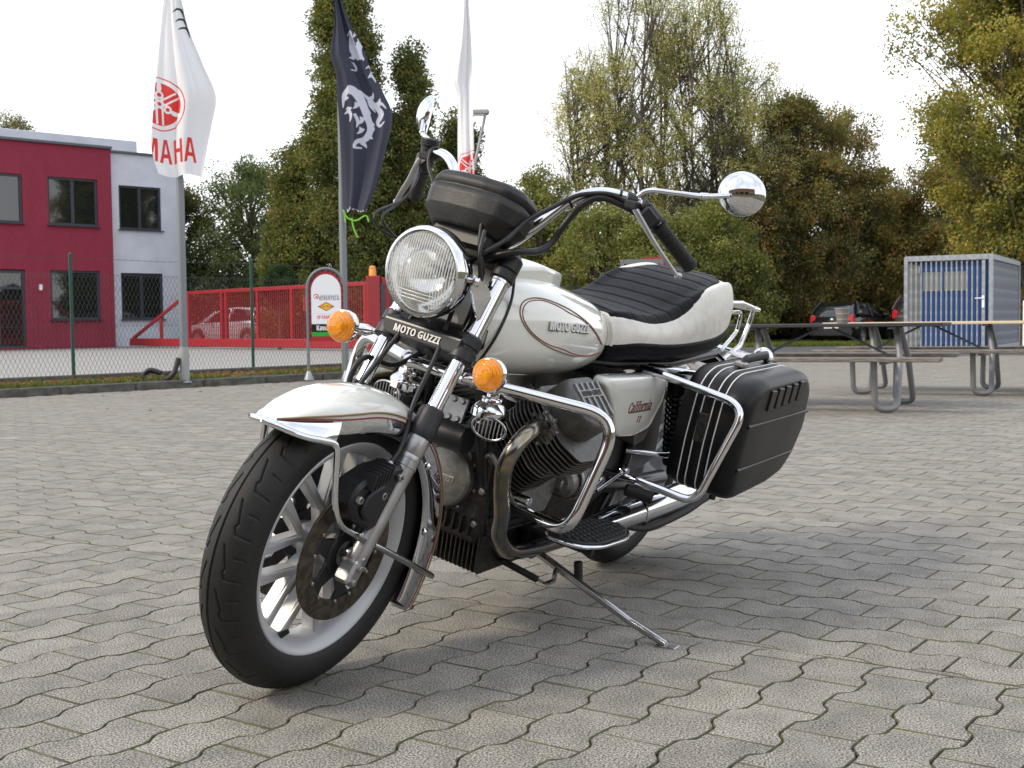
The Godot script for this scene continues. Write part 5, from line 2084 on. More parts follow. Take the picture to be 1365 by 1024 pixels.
func trees() -> void:
	var grn := Color(.050, .066, .016)
	var olive := Color(.098, .098, .026)
	var columns := {h = 13.4, base = .5, radius = 1.95, clusters = 330, sprigs = 66, cr = .50, cy = 1.15, shape = flame, fpow = 1.15, rpow = .3, leaf = .085, leaves = 9, a = Color(0.079, 0.114, 0.030), b = Color(0.219, 0.232, 0.066), c = Color(0.353, 0.219, 0.066), cshare = .10, trunk = .22, seed = 101, droop = .3}
	tree("columnar_tree", "tall columnar green tree behind the black flag, tallest on the left", "slim trees behind the red gate", v(-5.75, 0, -44), columns)
	var c2 := columns.duplicate()
	c2.merge({h = 10.1, radius = 1.25, clusters = 190, seed = 102}, true)
	tree("columnar_tree", "shorter columnar tree to the right of the black flag", "slim trees behind the red gate", v(-3.45, 0, -44.5), c2)
	c2 = columns.duplicate()
	c2.merge({h = 6.9, radius = 1.3, clusters = 110, seed = 103, base = .3}, true)
	tree("columnar_tree", "lowest leafy column left of the black flag's tall tree", "slim trees behind the red gate", v(-7.75, 0, -44.6), c2)
	c2 = columns.duplicate()
	c2.merge({h = 8.2, radius = 1.3, clusters = 130, seed = 104, base = .3}, true)
	tree("columnar_tree", "green tree standing behind the motorcycle's headlight", "slim trees behind the red gate", v(-1.9, 0, -46.5), c2)
	var round_ := {h = 7.3, base = 1.3, radius = 2.5, clusters = 120, sprigs = 51, cr = .62, shape = dome, leaf = .085, leaves = 8, a = Color(0.076, 0.114, 0.041), b = Color(0.161, 0.200, 0.066), trunk = .2, limb = .04, seed = 110}
	tree("round_tree", "dark round-crowned tree between white building and black flag", "round trees behind the yard", v(-10.8, 0, -52), round_)
	c2 = round_.duplicate()
	c2.merge({h = 6.3, radius = 1.9, seed = 111, a = Color(0.066, 0.079, 0.021), b = Color(0.145, 0.132, 0.033), clusters = 90}, true)
	tree("round_tree", "olive round tree touching the white building's right end", "round trees behind the yard", v(-14.2, 0, -53), c2)
	c2 = round_.duplicate()
	c2.merge({h = 12.6, radius = 3.2, seed = 112, a = Color(0.092, 0.099, 0.026), b = Color(0.198, 0.185, 0.053), clusters = 90, base = 5.0}, true)
	tree("round_tree", "treetop showing over the red building's roof", "round trees behind the yard", v(-28.6, 0, -70), c2)
	# clipped ball beside the gate
	var tp := {h = 2.62, base = 1.55, radius = .50, clusters = 90, sprigs = 60, cr = .13, cy = 1.0, shape = func(f): return sqrt(maxf(1.0 - pow(f * 2.0 - 1.0, 2), .02)), rpow = .33, leaf = .035, leaves = 9, a = Color(0.026, 0.059, 0.016), b = Color(0.053, 0.099, 0.026), trunk = .06, limb = .012, seed = 120}
	tree("topiary_tree", "clipped dark green ball tree behind the red gate", "", v(-7.6, 0, -40.5), tp)
	# sparse tall tree group, right of centre
	var asp := {h = 13.4, base = 2.2, radius = 2.35, clusters = 150, sprigs = 40, cr = .60, cy = 1.5, shape = func(f): return .55 + .45 * sin(PI * clampf(f * .9 + .1, 0, 1)), rpow = .5, leaf = .062, leaves = 7, a = Color(0.297, 0.309, 0.116), b = Color(0.542, 0.516, 0.219), c = Color(0.621, 0.492, 0.155), cshare = .12, trunk = .17, limb = .026, twigs = 3, up = 1.4, droop = -.9, stems = 4, stem_spread = 1.7, bark = M.grey_bark, seed = 130}
	var spots := [[5.1, -46.5, 13.4, "tall sparse pale-stemmed tree with the highest top, behind the saddle"], [3.4, -47.5, 10.6, "sparse pale-stemmed tree at the left end of the thin tall group"], [7.2, -46, 12.6, "sparse pale-stemmed tree directly left of the chrome mirror"], [8.8, -47.5, 10.4, "sparse pale-stemmed tree above the chrome mirror, right end of its group"]]
	for i in 4:
		c2 = asp.duplicate()
		c2.merge({h = spots[i][2], seed = 130 + i}, true)
		tree("sparse_tree", spots[i][3], "tall sparse trees behind the road", v(spots[i][0], -.2, spots[i][1]), c2)
	# dark brownish trees behind the parked cars
	var dk := {h = 8.6, base = .8, radius = 2.5, clusters = 190, sprigs = 45, cr = .55, shape = dome, leaf = .085, leaves = 8, a = Color(0.122, 0.130, 0.045), b = Color(0.316, 0.281, 0.088), c = Color(0.540, 0.272, 0.080), cshare = .16, trunk = .2, limb = .035, twigs = 2, seed = 140, rpow = .5}
	spots = [[10.9, -48.0, 9.2, "brownish dark tree behind the black hatchback"], [12.8, -48.8, 9.0, "tallest brownish dark tree, right of the chrome mirror"], [15.3, -49.5, 5.6, "low dark tree in the dip beside the blue cage"], [8.9, -47.0, 5.8, "low olive tree behind the luggage rack"], [17.6, -49, 7.2, "dark tree behind the blue cage"]]
	for i in 5:
		c2 = dk.duplicate()
		c2.merge({h = spots[i][2], seed = 140 + i}, true)
		if i == 3: c2.merge({a = Color(0.079, 0.092, 0.026), b = Color(0.158, 0.158, 0.053)}, true)
		tree("dark_tree", spots[i][3], "dark trees behind the parked cars", v(spots[i][0], -.2, spots[i][1]), c2)
	# big yellowing tree at the right edge
	var yl := {h = 14.5, base = 2.9, radius = 3.3, clusters = 300, sprigs = 70, cr = .66, cy = .7, shape = dome, leaf = .085, leaves = 8, a = Color(0.160, 0.189, 0.038), b = Color(0.415, 0.377, 0.085), c = Color(0.567, 0.359, 0.075), cshare = .12, trunk = .28, limb = .034, twigs = 2, seed = 150, rpow = .5}
	tree("yellowing_tree", "big yellow-green tree rising over the blue cage at the right edge", "", v(15.3, -.1, -36.5), yl)
	c2 = yl.duplicate()
	c2.merge({h = 5.6, radius = 2.0, base = .6, clusters = 110, seed = 151, sprigs = 45}, true)
	tree("yellowing_shrub", "yellow-green leafy bush directly behind the blue cage", "", v(15.9, -.1, -38.5), c2)
	# greenery between headlight and saddle
	var sh := {h = 5.0, base = .2, radius = 2.2, clusters = 110, sprigs = 45, cr = .5, shape = bush, leaf = .08, leaves = 8, a = Color(0.131, 0.161, 0.044), b = Color(0.301, 0.311, 0.095), c = Color(0.440, 0.341, 0.100), cshare = .08, trunk = .1, limb = .022, seed = 160, rpow = .45}
	spots = [[1.0, -45, 6.2, "leafy green shrub right of the dashboard, below the handlebar"], [3.0, -43, 4.6, "leafy green shrub left of the saddle front, beyond the fence"], [5.2, -42.5, 4.3, "leafy green shrub right behind the saddle"], [7.0, -43, 4.8, "leafy green shrub behind the saddle's rear hump"], [-.6, -47, 5.2, "leafy green shrub hidden behind the dashboard"]]
	for i in spots.size():
		c2 = sh.duplicate()
		c2.merge({h = spots[i][2], seed = 160 + i}, true)
		tree("green_shrub", spots[i][3], "green shrubs beyond the fence", v(spots[i][0], -.2, spots[i][1]), c2)
	# far wood closing the gaps
	var xfs := []
	var cols := []
	var r := RandomNumberGenerator.new()
	r.seed = 99
	for i in 9000:
		var x := r.randf_range(-6, 32)
		var z := r.randf_range(-58, -50)
		var top := 3.4 + 1.2 * sin(x * .9) + 1.0 * sin(x * .37 + 2)
		xfs.append(Transform3D(rand_basis(r, r.randf_range(2.2, 4.0)), v(x, top * pow(r.randf(), .8), z)))
		cols.append(Color(.045, .052, .018).lerp(Color(.11, .11, .034), r.randf()))
	tag(scatter("far_wood", sprigs["0.085_8"], M.leaf, xfs, cols), "dark mass of undergrowth closing the view behind the trees", "woodland")
# ---------------------------------------------------------------- buildings, fence, flags, furniture, cars
func fill_poly(img: Image, poly: PackedVector2Array, c: Color) -> void:
	var lo := poly[0]
	var hi := poly[0]
	for p in poly:
		lo = lo.min(p)
		hi = hi.max(p)
	for y in range(maxi(0, int(lo.y)), mini(img.get_height(), int(hi.y) + 2)):
		var xs := []
		var yy := y + .5
		for i in poly.size():
			var a := poly[i]
			var b := poly[(i + 1) % poly.size()]
			if (a.y <= yy) != (b.y <= yy): xs.append(a.x + (yy - a.y) / (b.y - a.y) * (b.x - a.x))
		xs.sort()
		for k in range(0, xs.size() - 1, 2):
			var x0 := clampi(int(round(xs[k])), 0, img.get_width())
			var x1 := clampi(int(round(xs[k + 1])), 0, img.get_width())
			if x1 > x0: img.fill_rect(Rect2i(x0, y, x1 - x0, 1), c)

func stamp_text(img: Image, s: String, size: float, at: Vector2, width: float, c: Color) -> void:
	var arr := text_mesh(s, size, 0.0).get_mesh_arrays()
	var vs: PackedVector3Array = arr[Mesh.ARRAY_VERTEX]
	var ix: PackedInt32Array = arr[Mesh.ARRAY_INDEX]
	if ix.is_empty(): ix = PackedInt32Array(range(vs.size()))
	var lo := 1e9
	var hi := -1e9
	for p in vs:
		lo = minf(lo, p.x)
		hi = maxf(hi, p.x)
	var k := width / (hi - lo)
	for i in range(0, ix.size(), 3):
		var poly := PackedVector2Array()
		for j in 3:
			var p := vs[ix[i + j]]
			poly.append(at + v2((p.x - (lo + hi) / 2) * k, -p.y))
		fill_poly(img, poly, c)

func swoosh(img: Image, pts: Array, widths: Array, c: Color) -> void:
	var c3 := []
	for p in pts: c3.append(v(p.x, p.y, 0))
	var path := curve(c3, 8)
	var l := PackedVector2Array()
	var rr := PackedVector2Array()
	for i in path.size():
		var f := float(i) / (path.size() - 1) * (widths.size() - 1)
		var w := lerpf(widths[int(f)], widths[mini(int(f) + 1, widths.size() - 1)], f - int(f))
		var d := (path[mini(i + 1, path.size() - 1)] - path[maxi(i - 1, 0)]).normalized()
		l.append(v2(path[i].x - d.y * w, path[i].y + d.x * w))
		rr.append(v2(path[i].x + d.y * w, path[i].y - d.x * w))
	for i in l.size() - 1: fill_poly(img, PackedVector2Array([l[i], l[i + 1], rr[i + 1], rr[i]]), c)

func ring_shape(img: Image, c: Vector2, r: float, col: Color) -> void:
	var o := PackedVector2Array()
	for p in disc(r, 48): o.append(p + c)
	fill_poly(img, o, col)

func fork_emblem(img: Image, c: Vector2, r: float, red: Color, white: Color) -> void:
	ring_shape(img, c, r, red)
	ring_shape(img, c, r * .955, white)
	ring_shape(img, c, r * .80, red)
	for k in 3:
		var a := -PI / 2 + TAU * k / 3
		var d: Vector2 = v2(cos(a), sin(a))
		var n := v2(-d.y, d.x)
		for s in [-1.0, 1.0]:
			var p: Vector2 = c + n * s * r * .10
			fill_poly(img, PackedVector2Array([p - n * r * .035 - d * r * .76, p + n * r * .035 - d * r * .76, p + n * r * .035 + d * r * .30, p - n * r * .035 + d * r * .30]), white)
		ring_shape(img, c + d * r * .34, r * .15, white)
		ring_shape(img, c + d * r * .34, r * .075, red)
		swoosh(img, [c + d * r * .44, c + d * r * .60, c + d * r * .80, c + d * r * .97], [r * .05, r * .085, r * .06, r * .01], white)

func print_mat(img: Image, rough := .85, cloth := true) -> StandardMaterial3D:
	var m := StandardMaterial3D.new()
	m.albedo_texture = ImageTexture.create_from_image(img)
	m.roughness = rough
	m.cull_mode = BaseMaterial3D.CULL_DISABLED
	if cloth:
		m.backlight_enabled = true
		m.backlight = Color(.55, .55, .55)
	return m

# limp flag: rows of [height, left, right] relative to the pole, cloth folds in depth; planar print
func flag_mesh(rows: Array, folds: float, deep: float, seed_: int, box_: Rect2) -> ArrayMesh:
	var st := S()
	st.set_smooth_group(1)
	var ny := 90
	var nx := 56
	var ys := []
	var ls := []
	var rs := []
	for q in rows:
		ys.append(q[0])
		ls.append(q[1])
		rs.append(q[2])
	for i in ny + 1:
		var f := float(i) / ny
		var y: float = lerpf(ys[0], ys[ys.size() - 1], f)
		var l := key(ys, ls, y)
		var r := key(ys, rs, y)
		for j in nx + 1:
			var u := float(j) / nx
			var amp := deep * (.55 + .45 * sin(PI * u)) * lerpf(1.0, .55, f)
			var z := amp * sin(u * folds * TAU + seed_ + f * 1.8 * sin(seed_ * 1.7)) + amp * .4 * sin(u * folds * 2.3 * TAU + seed_ * 2.1 - f * 3.0)
			z += .05 * sin(f * 7.0 + u * 3.0 + seed_)
			var x := lerpf(l, r, u + .035 * sin(u * folds * TAU * 2.0 + seed_) * sin(PI * u))
			st.set_uv(v2((x - box_.position.x) / box_.size.x, (box_.position.y - y) / box_.size.y))
			st.add_vertex(v(x, y + .02 * sin(u * 9.0 + seed_) * f, .19 + z))
	for i in ny:
		for j in nx:
			var a := i * (nx + 1) + j
			for w in [a, a + nx + 1, a + nx + 2, a, a + nx + 2, a + 1]: st.add_index(w)
	st.generate_normals()
	return st.commit()

func flagpole(at: Vector3, label: String) -> Node3D:
	var t := thing("flagpole", label, "flagpole", at, 0.0, "flagpoles along the fence")
	var st := S()
	lathe(st, pp([0, 0, .052, 0, .052, 2.6, .046, 2.62, .040, 7.4, .042, 7.42, .030, 7.46, 0, 7.47]), Transform3D.IDENTITY, 20)
	obj("pole", st, M.pole_grey, t)
	st = S()
	lathe(st, pp([0, .0, .09, .0, .09, .02, .06, .03]), Transform3D.IDENTITY, 16)
	obj("pole_base", st, M.galvanised, t)
	return t

func flags() -> void:
	var red := Color(.86, .25, .23)
	var white := Color(.93, .93, .94)
	var poles := [v(-4.2, .06, -15.85), v(-2.42, .06, -17.95), v(-.66, .06, -20.05)]
	var p0 := flagpole(poles[0], "grey flagpole carrying the white flag on the left, cloth wrapped at its foot")
	flagpole(poles[1], "grey flagpole carrying the black flag beside the arched sign")
	var p2 := flagpole(poles[2], "grey flagpole with clip carrying the narrow white flag behind the dashboard")
	var st := S()
	tube(st, curve([v(0, 6.28, .06), v(.03, 6.33, .09), v(0, 6.42, .07), v(-.03, 6.34, .08), v(0, 6.24, .08)], 5), .012, 6)
	lathe(st, pp([.044, 6.26, .052, 6.26, .052, 6.34, .044, 6.34]), Transform3D.IDENTITY, 14)
	obj("flag_clip", st, M.grey_metal, p2)
	st = S()
	lathe(st, pp([.053, .02, .060, .03, .068, .12, .060, .20, .066, .30, .060, .40, .054, .46]), Transform3D.IDENTITY, 18)
	tag(obj("cloth_wrap", st, M.plate_grey, p0), "pale cloth wrapped round the pole foot")
	st = S()
	tube(st, curve([v(-.06, .32, .05), v(-.12, .12, .10), v(-.25, .03, .14), v(-.42, .02, .12), v(-.50, .10, .10), v(-.42, .17, .08), v(-.28, .13, .08)], 6), .035, 8)
	obj("rubber_loop", st, M.black_satin, p0)
	# white flag with red emblem
	var img := Image.create(512, 1024, true, Image.FORMAT_RGB8)
	img.fill(white)
	# box: x -.45..+.65 (1.1 m), y 5.2..2.45 (2.75 m): 465 px per metre across, 372 down
	var bw := Rect2(-.40, 5.20, 1.0, 2.70)
	var tmp := Image.create(512, 1382, false, Image.FORMAT_RGB8)
	tmp.fill(white)
	fork_emblem(tmp, v2((-.165 + .40) * 512, (5.20 - 3.50) * 512), .325 * 512, red, white)
	stamp_text(tmp, "YAMAHA", 150, v2((-.20 + .40) * 512, (5.20 - 2.92) * 512), 466, red)
	for p in [[.10, 4.62], [.13, 4.50], [.20, 4.68], [.16, 4.40]]: swoosh(tmp, [v2((p[0] + .34) * 512, (5.20 - p[1]) * 512), v2((p[0] + .42) * 512, (5.20 - p[1] - .05) * 512), v2((p[0] + .46) * 512, (5.20 - p[1] + .06) * 512)], [2, 9, 2], Color(.25, .25, .27))
	tmp.generate_mipmaps()
	var m1 := print_mat(tmp)
	var f1 := flag_mesh([[6.6, -.02, .06], [5.6, -.06, .06], [5.0, -.08, .115], [4.5, -.13, .20], [4.0, -.18, .38], [3.62, -.22, .52], [3.3, -.25, .46], [2.98, -.28, .39], [2.8, -.25, .36], [2.62, -.20, .33]], 1.6, .07, 2, bw)
	var o := node("flag", f1, m1)
	o.position = poles[0]
	tag(o, "limp white flag with red round emblem and red letters", "flag", "flags hanging on the poles")
	# black flag with pale dragon
	var dark := Color(.235, .245, .30)
	tmp = Image.create(512, 1536, false, Image.FORMAT_RGB8)
	tmp.fill(dark)
	var pale := Color(.82, .83, .88)
	var bk := Rect2(-.20, 5.40, 1.06, 3.18)
	var K := func(px: float, py: float) -> Vector2: return v2(((px - 459.0) / 91.7 + .20) / 1.06 * 512, ((py - 432.5) / 91.7 + 5.40 - .73) / 3.18 * 1536)
	for sw in [
		[[465, 150, 467, 134, 476, 129, 487, 140, 494, 158, 499, 178, 492, 192, 482, 196, 479, 203, 488, 204], [1, 7, 12, 13, 11, 9, 8, 6, 4, 2]],
		[[474, 134, 484, 131, 495, 136, 506, 147, 514, 158, 509, 168, 512, 173, 519, 168], [4, 6, 5, 7, 9, 6, 4, 1]],
		[[496, 140, 500, 147, 506, 155], [1, 5, 1]], [[508, 150, 514, 145, 521, 152], [6, 5, 1]],
		[[470, 150, 475, 160, 473, 168], [4, 5, 1]], [[480, 160, 484, 170, 482, 178], [4, 5, 1]], [[496, 170, 503, 176, 500, 183], [4, 4, 1]],
		[[471, 57, 476, 53, 477, 64, 480, 76, 487, 88], [1, 3, 8, 13, 4]], [[480, 60, 486, 54, 490, 64, 487, 76, 493, 90], [2, 7, 11, 8, 1]], [[478, 92, 482, 98, 481, 103, 476, 103], [3, 3, 2, 1]], [[495, 100, 500, 98, 503, 104, 499, 110], [1, 4, 4, 1]], [[498, 112, 503, 110, 508, 118], [1, 4, 1]]]:
		var pts := []
		for i in range(0, sw[0].size(), 2): pts.append((K as Callable).call(sw[0][i], sw[0][i + 1]))
		var ww := []
		for q in sw[1]: ww.append(q * 2.3)
		swoosh(tmp, pts, ww, pale)
	for sp in [[470, 140, 464, 132], [478, 131, 475, 124], [492, 150, 500, 158], [497, 168, 505, 172], [495, 185, 502, 190], [488, 196, 494, 203], [484, 146, 478, 154], [500, 138, 504, 130], [509, 146, 513, 138], [489, 178, 482, 186], [474, 150, 466, 158], [490, 164, 484, 174], [484, 70, 492, 66], [486, 84, 494, 88], [480, 82, 474, 88]]:
		var s0: Vector2 = (K as Callable).call(sp[0], sp[1])
		var s1: Vector2 = (K as Callable).call(sp[2], sp[3])
		swoosh(tmp, [s0, s0.lerp(s1, .5) + v2(6, 4), s1], [20, 11, .5], pale)
	stamp_text(tmp, "Kawasaki", 62, (K as Callable).call(489, 287), 230, pale)
	tmp.generate_mipmaps()
	var f2 := flag_mesh([[6.5, -.04, .03], [5.5, -.06, .05], [5.0, -.04, .18], [4.55, -.10, .40], [4.30, -.03, .47], [4.0, -.02, .64], [3.68, .0, .76], [3.15, .02, .65], [2.62, .03, .50], [2.34, .03, .38]], 1.7, .08, 4, bk)
	o = node("flag", f2, print_mat(tmp))
	o.position = poles[1]
	tag(o, "limp dark grey flag with pale curled dragon emblem", "flag", "flags hanging on the poles")
	st = S()
	for p in [[v(.03, 2.36, .08), v(.10, 2.24, .1), v(.22, 2.20, .1), v(.36, 2.27, .1), v(.40, 2.18, .1)], [v(.16, 2.24, .1), v(.18, 2.10, .1), v(.24, 1.96, .1)], [v(.05, 2.34, .1), v(.07, 2.18, .1)]]: tube(st, curve(p, 5), .012, 5)
	var cord := obj("flag_cord", st, M.lime_cord, o)
	tag(cord, "lime green cord hanging below the flag")
	cord.position = v(0, 0, .1)
	# narrow white flag behind the dashboard
	tmp = Image.create(512, 1843, false, Image.FORMAT_RGB8)
	tmp.fill(white)
	fork_emblem(tmp, v2(.46 * 512, 1586), .25 * 512, red, white)
	tmp.generate_mipmaps()
	var f3 := flag_mesh([[6.22, -.02, .02], [5.8, -.03, .045], [5.2, -.09, .08], [4.55, -.20, .09], [4.35, -.16, .09], [3.6, -.165, .10], [2.7, -.17, .12]], 1.3, .06, 6, Rect2(-.40, 6.30, 1.0, 3.60))
	o = node("flag", f3, print_mat(tmp))
	o.position = poles[2]
	tag(o, "narrow folded white flag behind the black dashboard", "flag", "flags hanging on the poles")

func chain_fence() -> void:
	var t := thing("chain_link_fence", "green chain-link fence with dark green posts along the verge", "fence", v(FENCE0.x, .08, FENCE0.y), atan2(-FENCED.y, FENCED.x))
	var st := S()
	lathe(st, pp([0, 0, .024, 0, .024, 1.64, .027, 1.64, .027, 1.67, 0, 1.685]), Transform3D.IDENTITY, 12)
	var pm := done(st)
	var gap := 2.90
	for k in range(-3, 6):
		var p := node("post", pm, M.fence_green, t)
		p.position = v(k * gap, 0, 0)
	# one panel of woven wire, shared
	st = S()
	var cell := .062
	var nx := int(gap / cell)
	var ny := 22
	for i in nx:
		for s in [-1.0, 1.0]:
			var path := PackedVector3Array()
			for j in ny + 1:
				var side := 1.0 if (j % 2 == 0) else -1.0
				path.append(v(i * cell + cell * .5 + s * side * cell * .25 + s * cell * .25, .04 + j * cell, s * side * .002))
			tube(st, path, .0023, 3, false)
	var mesh := done(st)
	var st2 := S()
	for y in [.05, .72, 1.40]: tube(st2, PackedVector3Array([v(0, y, .004), v(gap, y, .004)]), .002, 4, false)
	var line := done(st2)
	var st3 := S()
	tube(st3, PackedVector3Array([v(0, 1.62, 0), v(gap * .5, 1.60, 0), v(gap, 1.62, 0)]), .0022, 4, false)
	for k in 29: tube(st3, PackedVector3Array([v(k * .1, 1.597, -.012), v(k * .1 + .012, 1.625, .012)]), .0018, 3, false)
	var barb := done(st3)
	for k in range(-3, 5):
		for q in [["woven_wire", mesh], ["tension_wires", line], ["barbed_wire", barb]]:
			var p := node(q[0], q[1], M.wire, t)
			p.position = v(k * gap, 0, 0)
			p.set_meta("kind", "stuff")
	# grey panel gate closing the fence behind the saddle
	var g := thing("panel_gate", "grey metal gate panel with upright bars behind the saddle", "gate", v(2.30, .07, -26.0), -.12)
	st = S()
	for x in [.03, .87]: bx(st, v(x, 1.0, 0), v(.06, 2.0, .06))
	for y in [.15, 1.95]: bx(st, v(.45, y, 0), v(.78, .09, .05))
	obj("frame", st, M.pole_grey, g)
	for k in 5:
		st = S()
		bx(st, v(.15 + k * .15, 1.05, 0), v(.03, 1.71, .03))
		obj("bar", st, M.galvanised, g)
	st = S()
	bx(st, v(0, 1.25, 0), v(.6, 2.3, .5), .03)
	var sk := thing("red_cabinet", "narrow red metal cabinet showing above the grey gate panel", "cabinet", v(3.72, 0, -32.0), -.1)
	obj("cabinet_body", st, M.gate_red, sk)
	st = S()
	for y in [.8, 1.6, 2.36]: bx(st, v(0, y, .27), v(.6, .08, .05))
	obj("cabinet_rib", st, M.gate_red, sk).set_meta("kind", "stuff")

func window_unit(t: Node, xf: Transform3D, w: float, h: float, halves: int) -> void:
	# frame, panes and sill, looking out along +z of xf
	var st := S()
	for s in [-1.0, 1.0]:
		box(st, v(w, .09, .09), xf.translated_local(v(0, s * (h / 2 - .045), -.10)), .006)
		box(st, v(.09, h - .18, .09), xf.translated_local(v(s * (w / 2 - .045), 0, -.10)), .006)
	for k in halves - 1: box(st, v(.12, h - .18, .085), xf.translated_local(v(-w / 2 + w * (k + 1) / halves, 0, -.10)), .006)
	var f := obj("window", st, M.window_frame, t)
	for k in halves:
		st = S()
		box(st, v(w / halves - .07, h - .17, .02), xf.translated_local(v(-w / 2 + w * (k + .5) / halves, 0, -.115)), .002)
		obj("pane", st, M.pane, f)
	st = S()
	box(st, v(w + .12, .035, .26), xf.translated_local(v(0, -h / 2 - .02, -.02)), .005)
	obj("sill", st, M.window_frame, f)

func wall_with_holes(st: SurfaceTool, xf: Transform3D, w: float, h: float, holes: Array, deep := .22) -> void:
	# wall from x 0..w, y 0..h; holes are Rect2; built of strips round the holes, with reveals
	var xs := [0.0, w]
	var ys := [0.0, h]
	for r in holes:
		xs.append(r.position.x)
		xs.append(r.end.x)
		ys.append(r.position.y)
		ys.append(r.end.y)
	xs.sort()
	ys.sort()
	for i in xs.size() - 1:
		for j in ys.size() - 1:
			if xs[i + 1] - xs[i] < .001 or ys[j + 1] - ys[j] < .001: continue
			var c := v2((xs[i] + xs[i + 1]) / 2, (ys[j] + ys[j + 1]) / 2)
			var open := false
			for r in holes: if r.has_point(c): open = true
			if not open: quad(st, xf * v(xs[i], ys[j], 0), xf * v(xs[i], ys[j + 1], 0), xf * v(xs[i + 1], ys[j + 1], 0), xf * v(xs[i + 1], ys[j], 0))
	for r in holes:
		var a: Vector2 = r.position
		var b: Vector2 = r.end
		quad(st, xf * v(a.x, a.y, 0), xf * v(a.x, b.y, 0), xf * v(a.x, b.y, -deep), xf * v(a.x, a.y, -deep))
		quad(st, xf * v(b.x, a.y, 0), xf * v(b.x, a.y, -deep), xf * v(b.x, b.y, -deep), xf * v(b.x, b.y, 0))
		quad(st, xf * v(a.x, b.y, 0), xf * v(b.x, b.y, 0), xf * v(b.x, b.y, -deep), xf * v(a.x, b.y, -deep))
		quad(st, xf * v(a.x, a.y, 0), xf * v(a.x, a.y, -deep), xf * v(b.x, a.y, -deep), xf * v(b.x, a.y, 0))

func building() -> void:
	# own axes: x along the front towards the right-hand corner, z out of the front
	var t := thing("office_building", "two-storey office building, dark red front with a white wing", "building", v(-15.36, 0, -48.0), -atan2(.6913, .7225) * 0.0)
	t.basis = Basis(v(.7225, 0, -.6913), Vector3.UP, v(.6913, 0, .7225))
	var W := 13.0
	var H := 7.62
	var holes := []
	for x in [-2.52, -5.42, -8.3, -11.2]:
		holes.append(Rect2(x + W, 4.62, 1.95, 1.79))
		if x != -5.42: holes.append(Rect2(x + W, 1.07, 1.95, 1.86))
	holes.append(Rect2(-5.42 + W, .06, 1.95, 2.87))
	var st := S()
	wall_with_holes(st, Transform3D(Basis.IDENTITY, v(-W, 0, 0)), W, H, holes)
	quad(st, v(0, 0, 0), v(0, H, 0), v(0, H, -9), v(0, 0, -9))
	quad(st, v(-W, 0, 0), v(-W, 0, -9), v(-W, H, -9), v(-W, H, 0))
	obj("red_wall", st, M.red_wall, t)
	for x in [-2.52, -5.42, -8.3, -11.2]:
		window_unit(t, Transform3D(Basis.IDENTITY, v(x + .975, 5.515, 0)), 1.95, 1.79, 2)
		if x != -5.42: window_unit(t, Transform3D(Basis.IDENTITY, v(x + .975, 2.0, 0)), 1.95, 1.86, 1)
	# entrance
	st = S()
	for s in [-1.0, 0.0, 1.0]: bx(st, v(-4.445 + s * .93, 1.48, -.10), v(.09, 2.8, .09))
	for y in [.10, 2.25, 2.85]: bx(st, v(-4.445, y, -.10), v(1.92, .09, .08))
	var door := obj("door", st, M.window_frame, t)
	for s in [-1.0, 1.0]:
		st = S()
		bx(st, v(-4.445 + s * .465, 1.2, -.12), v(.84, 2.05, .02))
		bx(st, v(-4.445 + s * .465, 2.55, -.12), v(.84, .52, .02))
		obj("door_glass", st, M.pane, door)
	st = S()
	bx(st, v(-2.92, 2.28, .06), v(.10, .22, .12), .01)
	obj("wall_lamp", st, M.cloth_white, t)
	st = S()
	bx(st, v(-W / 2, H + .05, -.05), v(W + .06, .10, .30), .01)
	bx(st, v(.0, H + .05, -4.6), v(.24, .098, 8.8), .01)
	obj("roof_edge", st, M.grey_metal, t)
	# white wing, set back
	var w2 := 2.85
	holes = [Rect2(.48, 4.60, 1.80, 1.72), Rect2(.48, 1.07, 1.80, 1.83)]
	st = S()
	wall_with_holes(st, Transform3D(Basis.IDENTITY, v(.002, 0, -.40)), w2 + .3, 7.55, holes)
	quad(st, v(w2 + .3, 0, -.4), v(w2 + .3, 7.55, -.4), v(w2 + .3, 7.55, -9), v(w2 + .3, 0, -9))
	tag(obj("white_wall", st, M.white_wall, t), "white rendered wing beside the red front")
	for y in [5.46, 1.985]: window_unit(t, Transform3D(Basis.IDENTITY, v(1.382, y, -.40)), 1.80, 1.72 if y > 3 else 1.83, 2)
	st = S()
	bx(st, v(w2 / 2 + .16, 7.60, -.45), v(w2 + .36, .09, .30), .01)
	obj("wing_roof_edge", st, M.grey_metal, t)
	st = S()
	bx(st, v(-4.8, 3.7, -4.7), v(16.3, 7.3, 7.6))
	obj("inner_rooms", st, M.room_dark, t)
	# pale hall behind
	var h := thing("warehouse", "pale flat-roofed hall rising behind the red office building", "building", v(-15.36, 0, -48.0))
	h.basis = t.basis
	st = S()
	bx(st, v(-6.0, 4.5, -17), v(24, 9.0, 14))
	obj("hall_wall", st, M.hall_wall, h)
	st = S()
	bx(st, v(-6.0, 9.3, -17), v(24.3, .60, 14.3), .02)
	obj("roof_fascia", st, M.white_wall, h)
	var h2 := thing("low_shed", "low pale shed wall behind the red sliding gate", "building", v(-9.5, 0, -60), .1)
	st = S()
	bx(st, v(0, 1.5, 0), v(14, 3.0, 3))
	obj("shed_wall", st, M.hall_wall, h2)
	st = S()
	bx(st, v(0, 3.06, 0), v(14.2, .16, 3.2), .02)
	obj("shed_roof", st, M.grey_metal, h2)

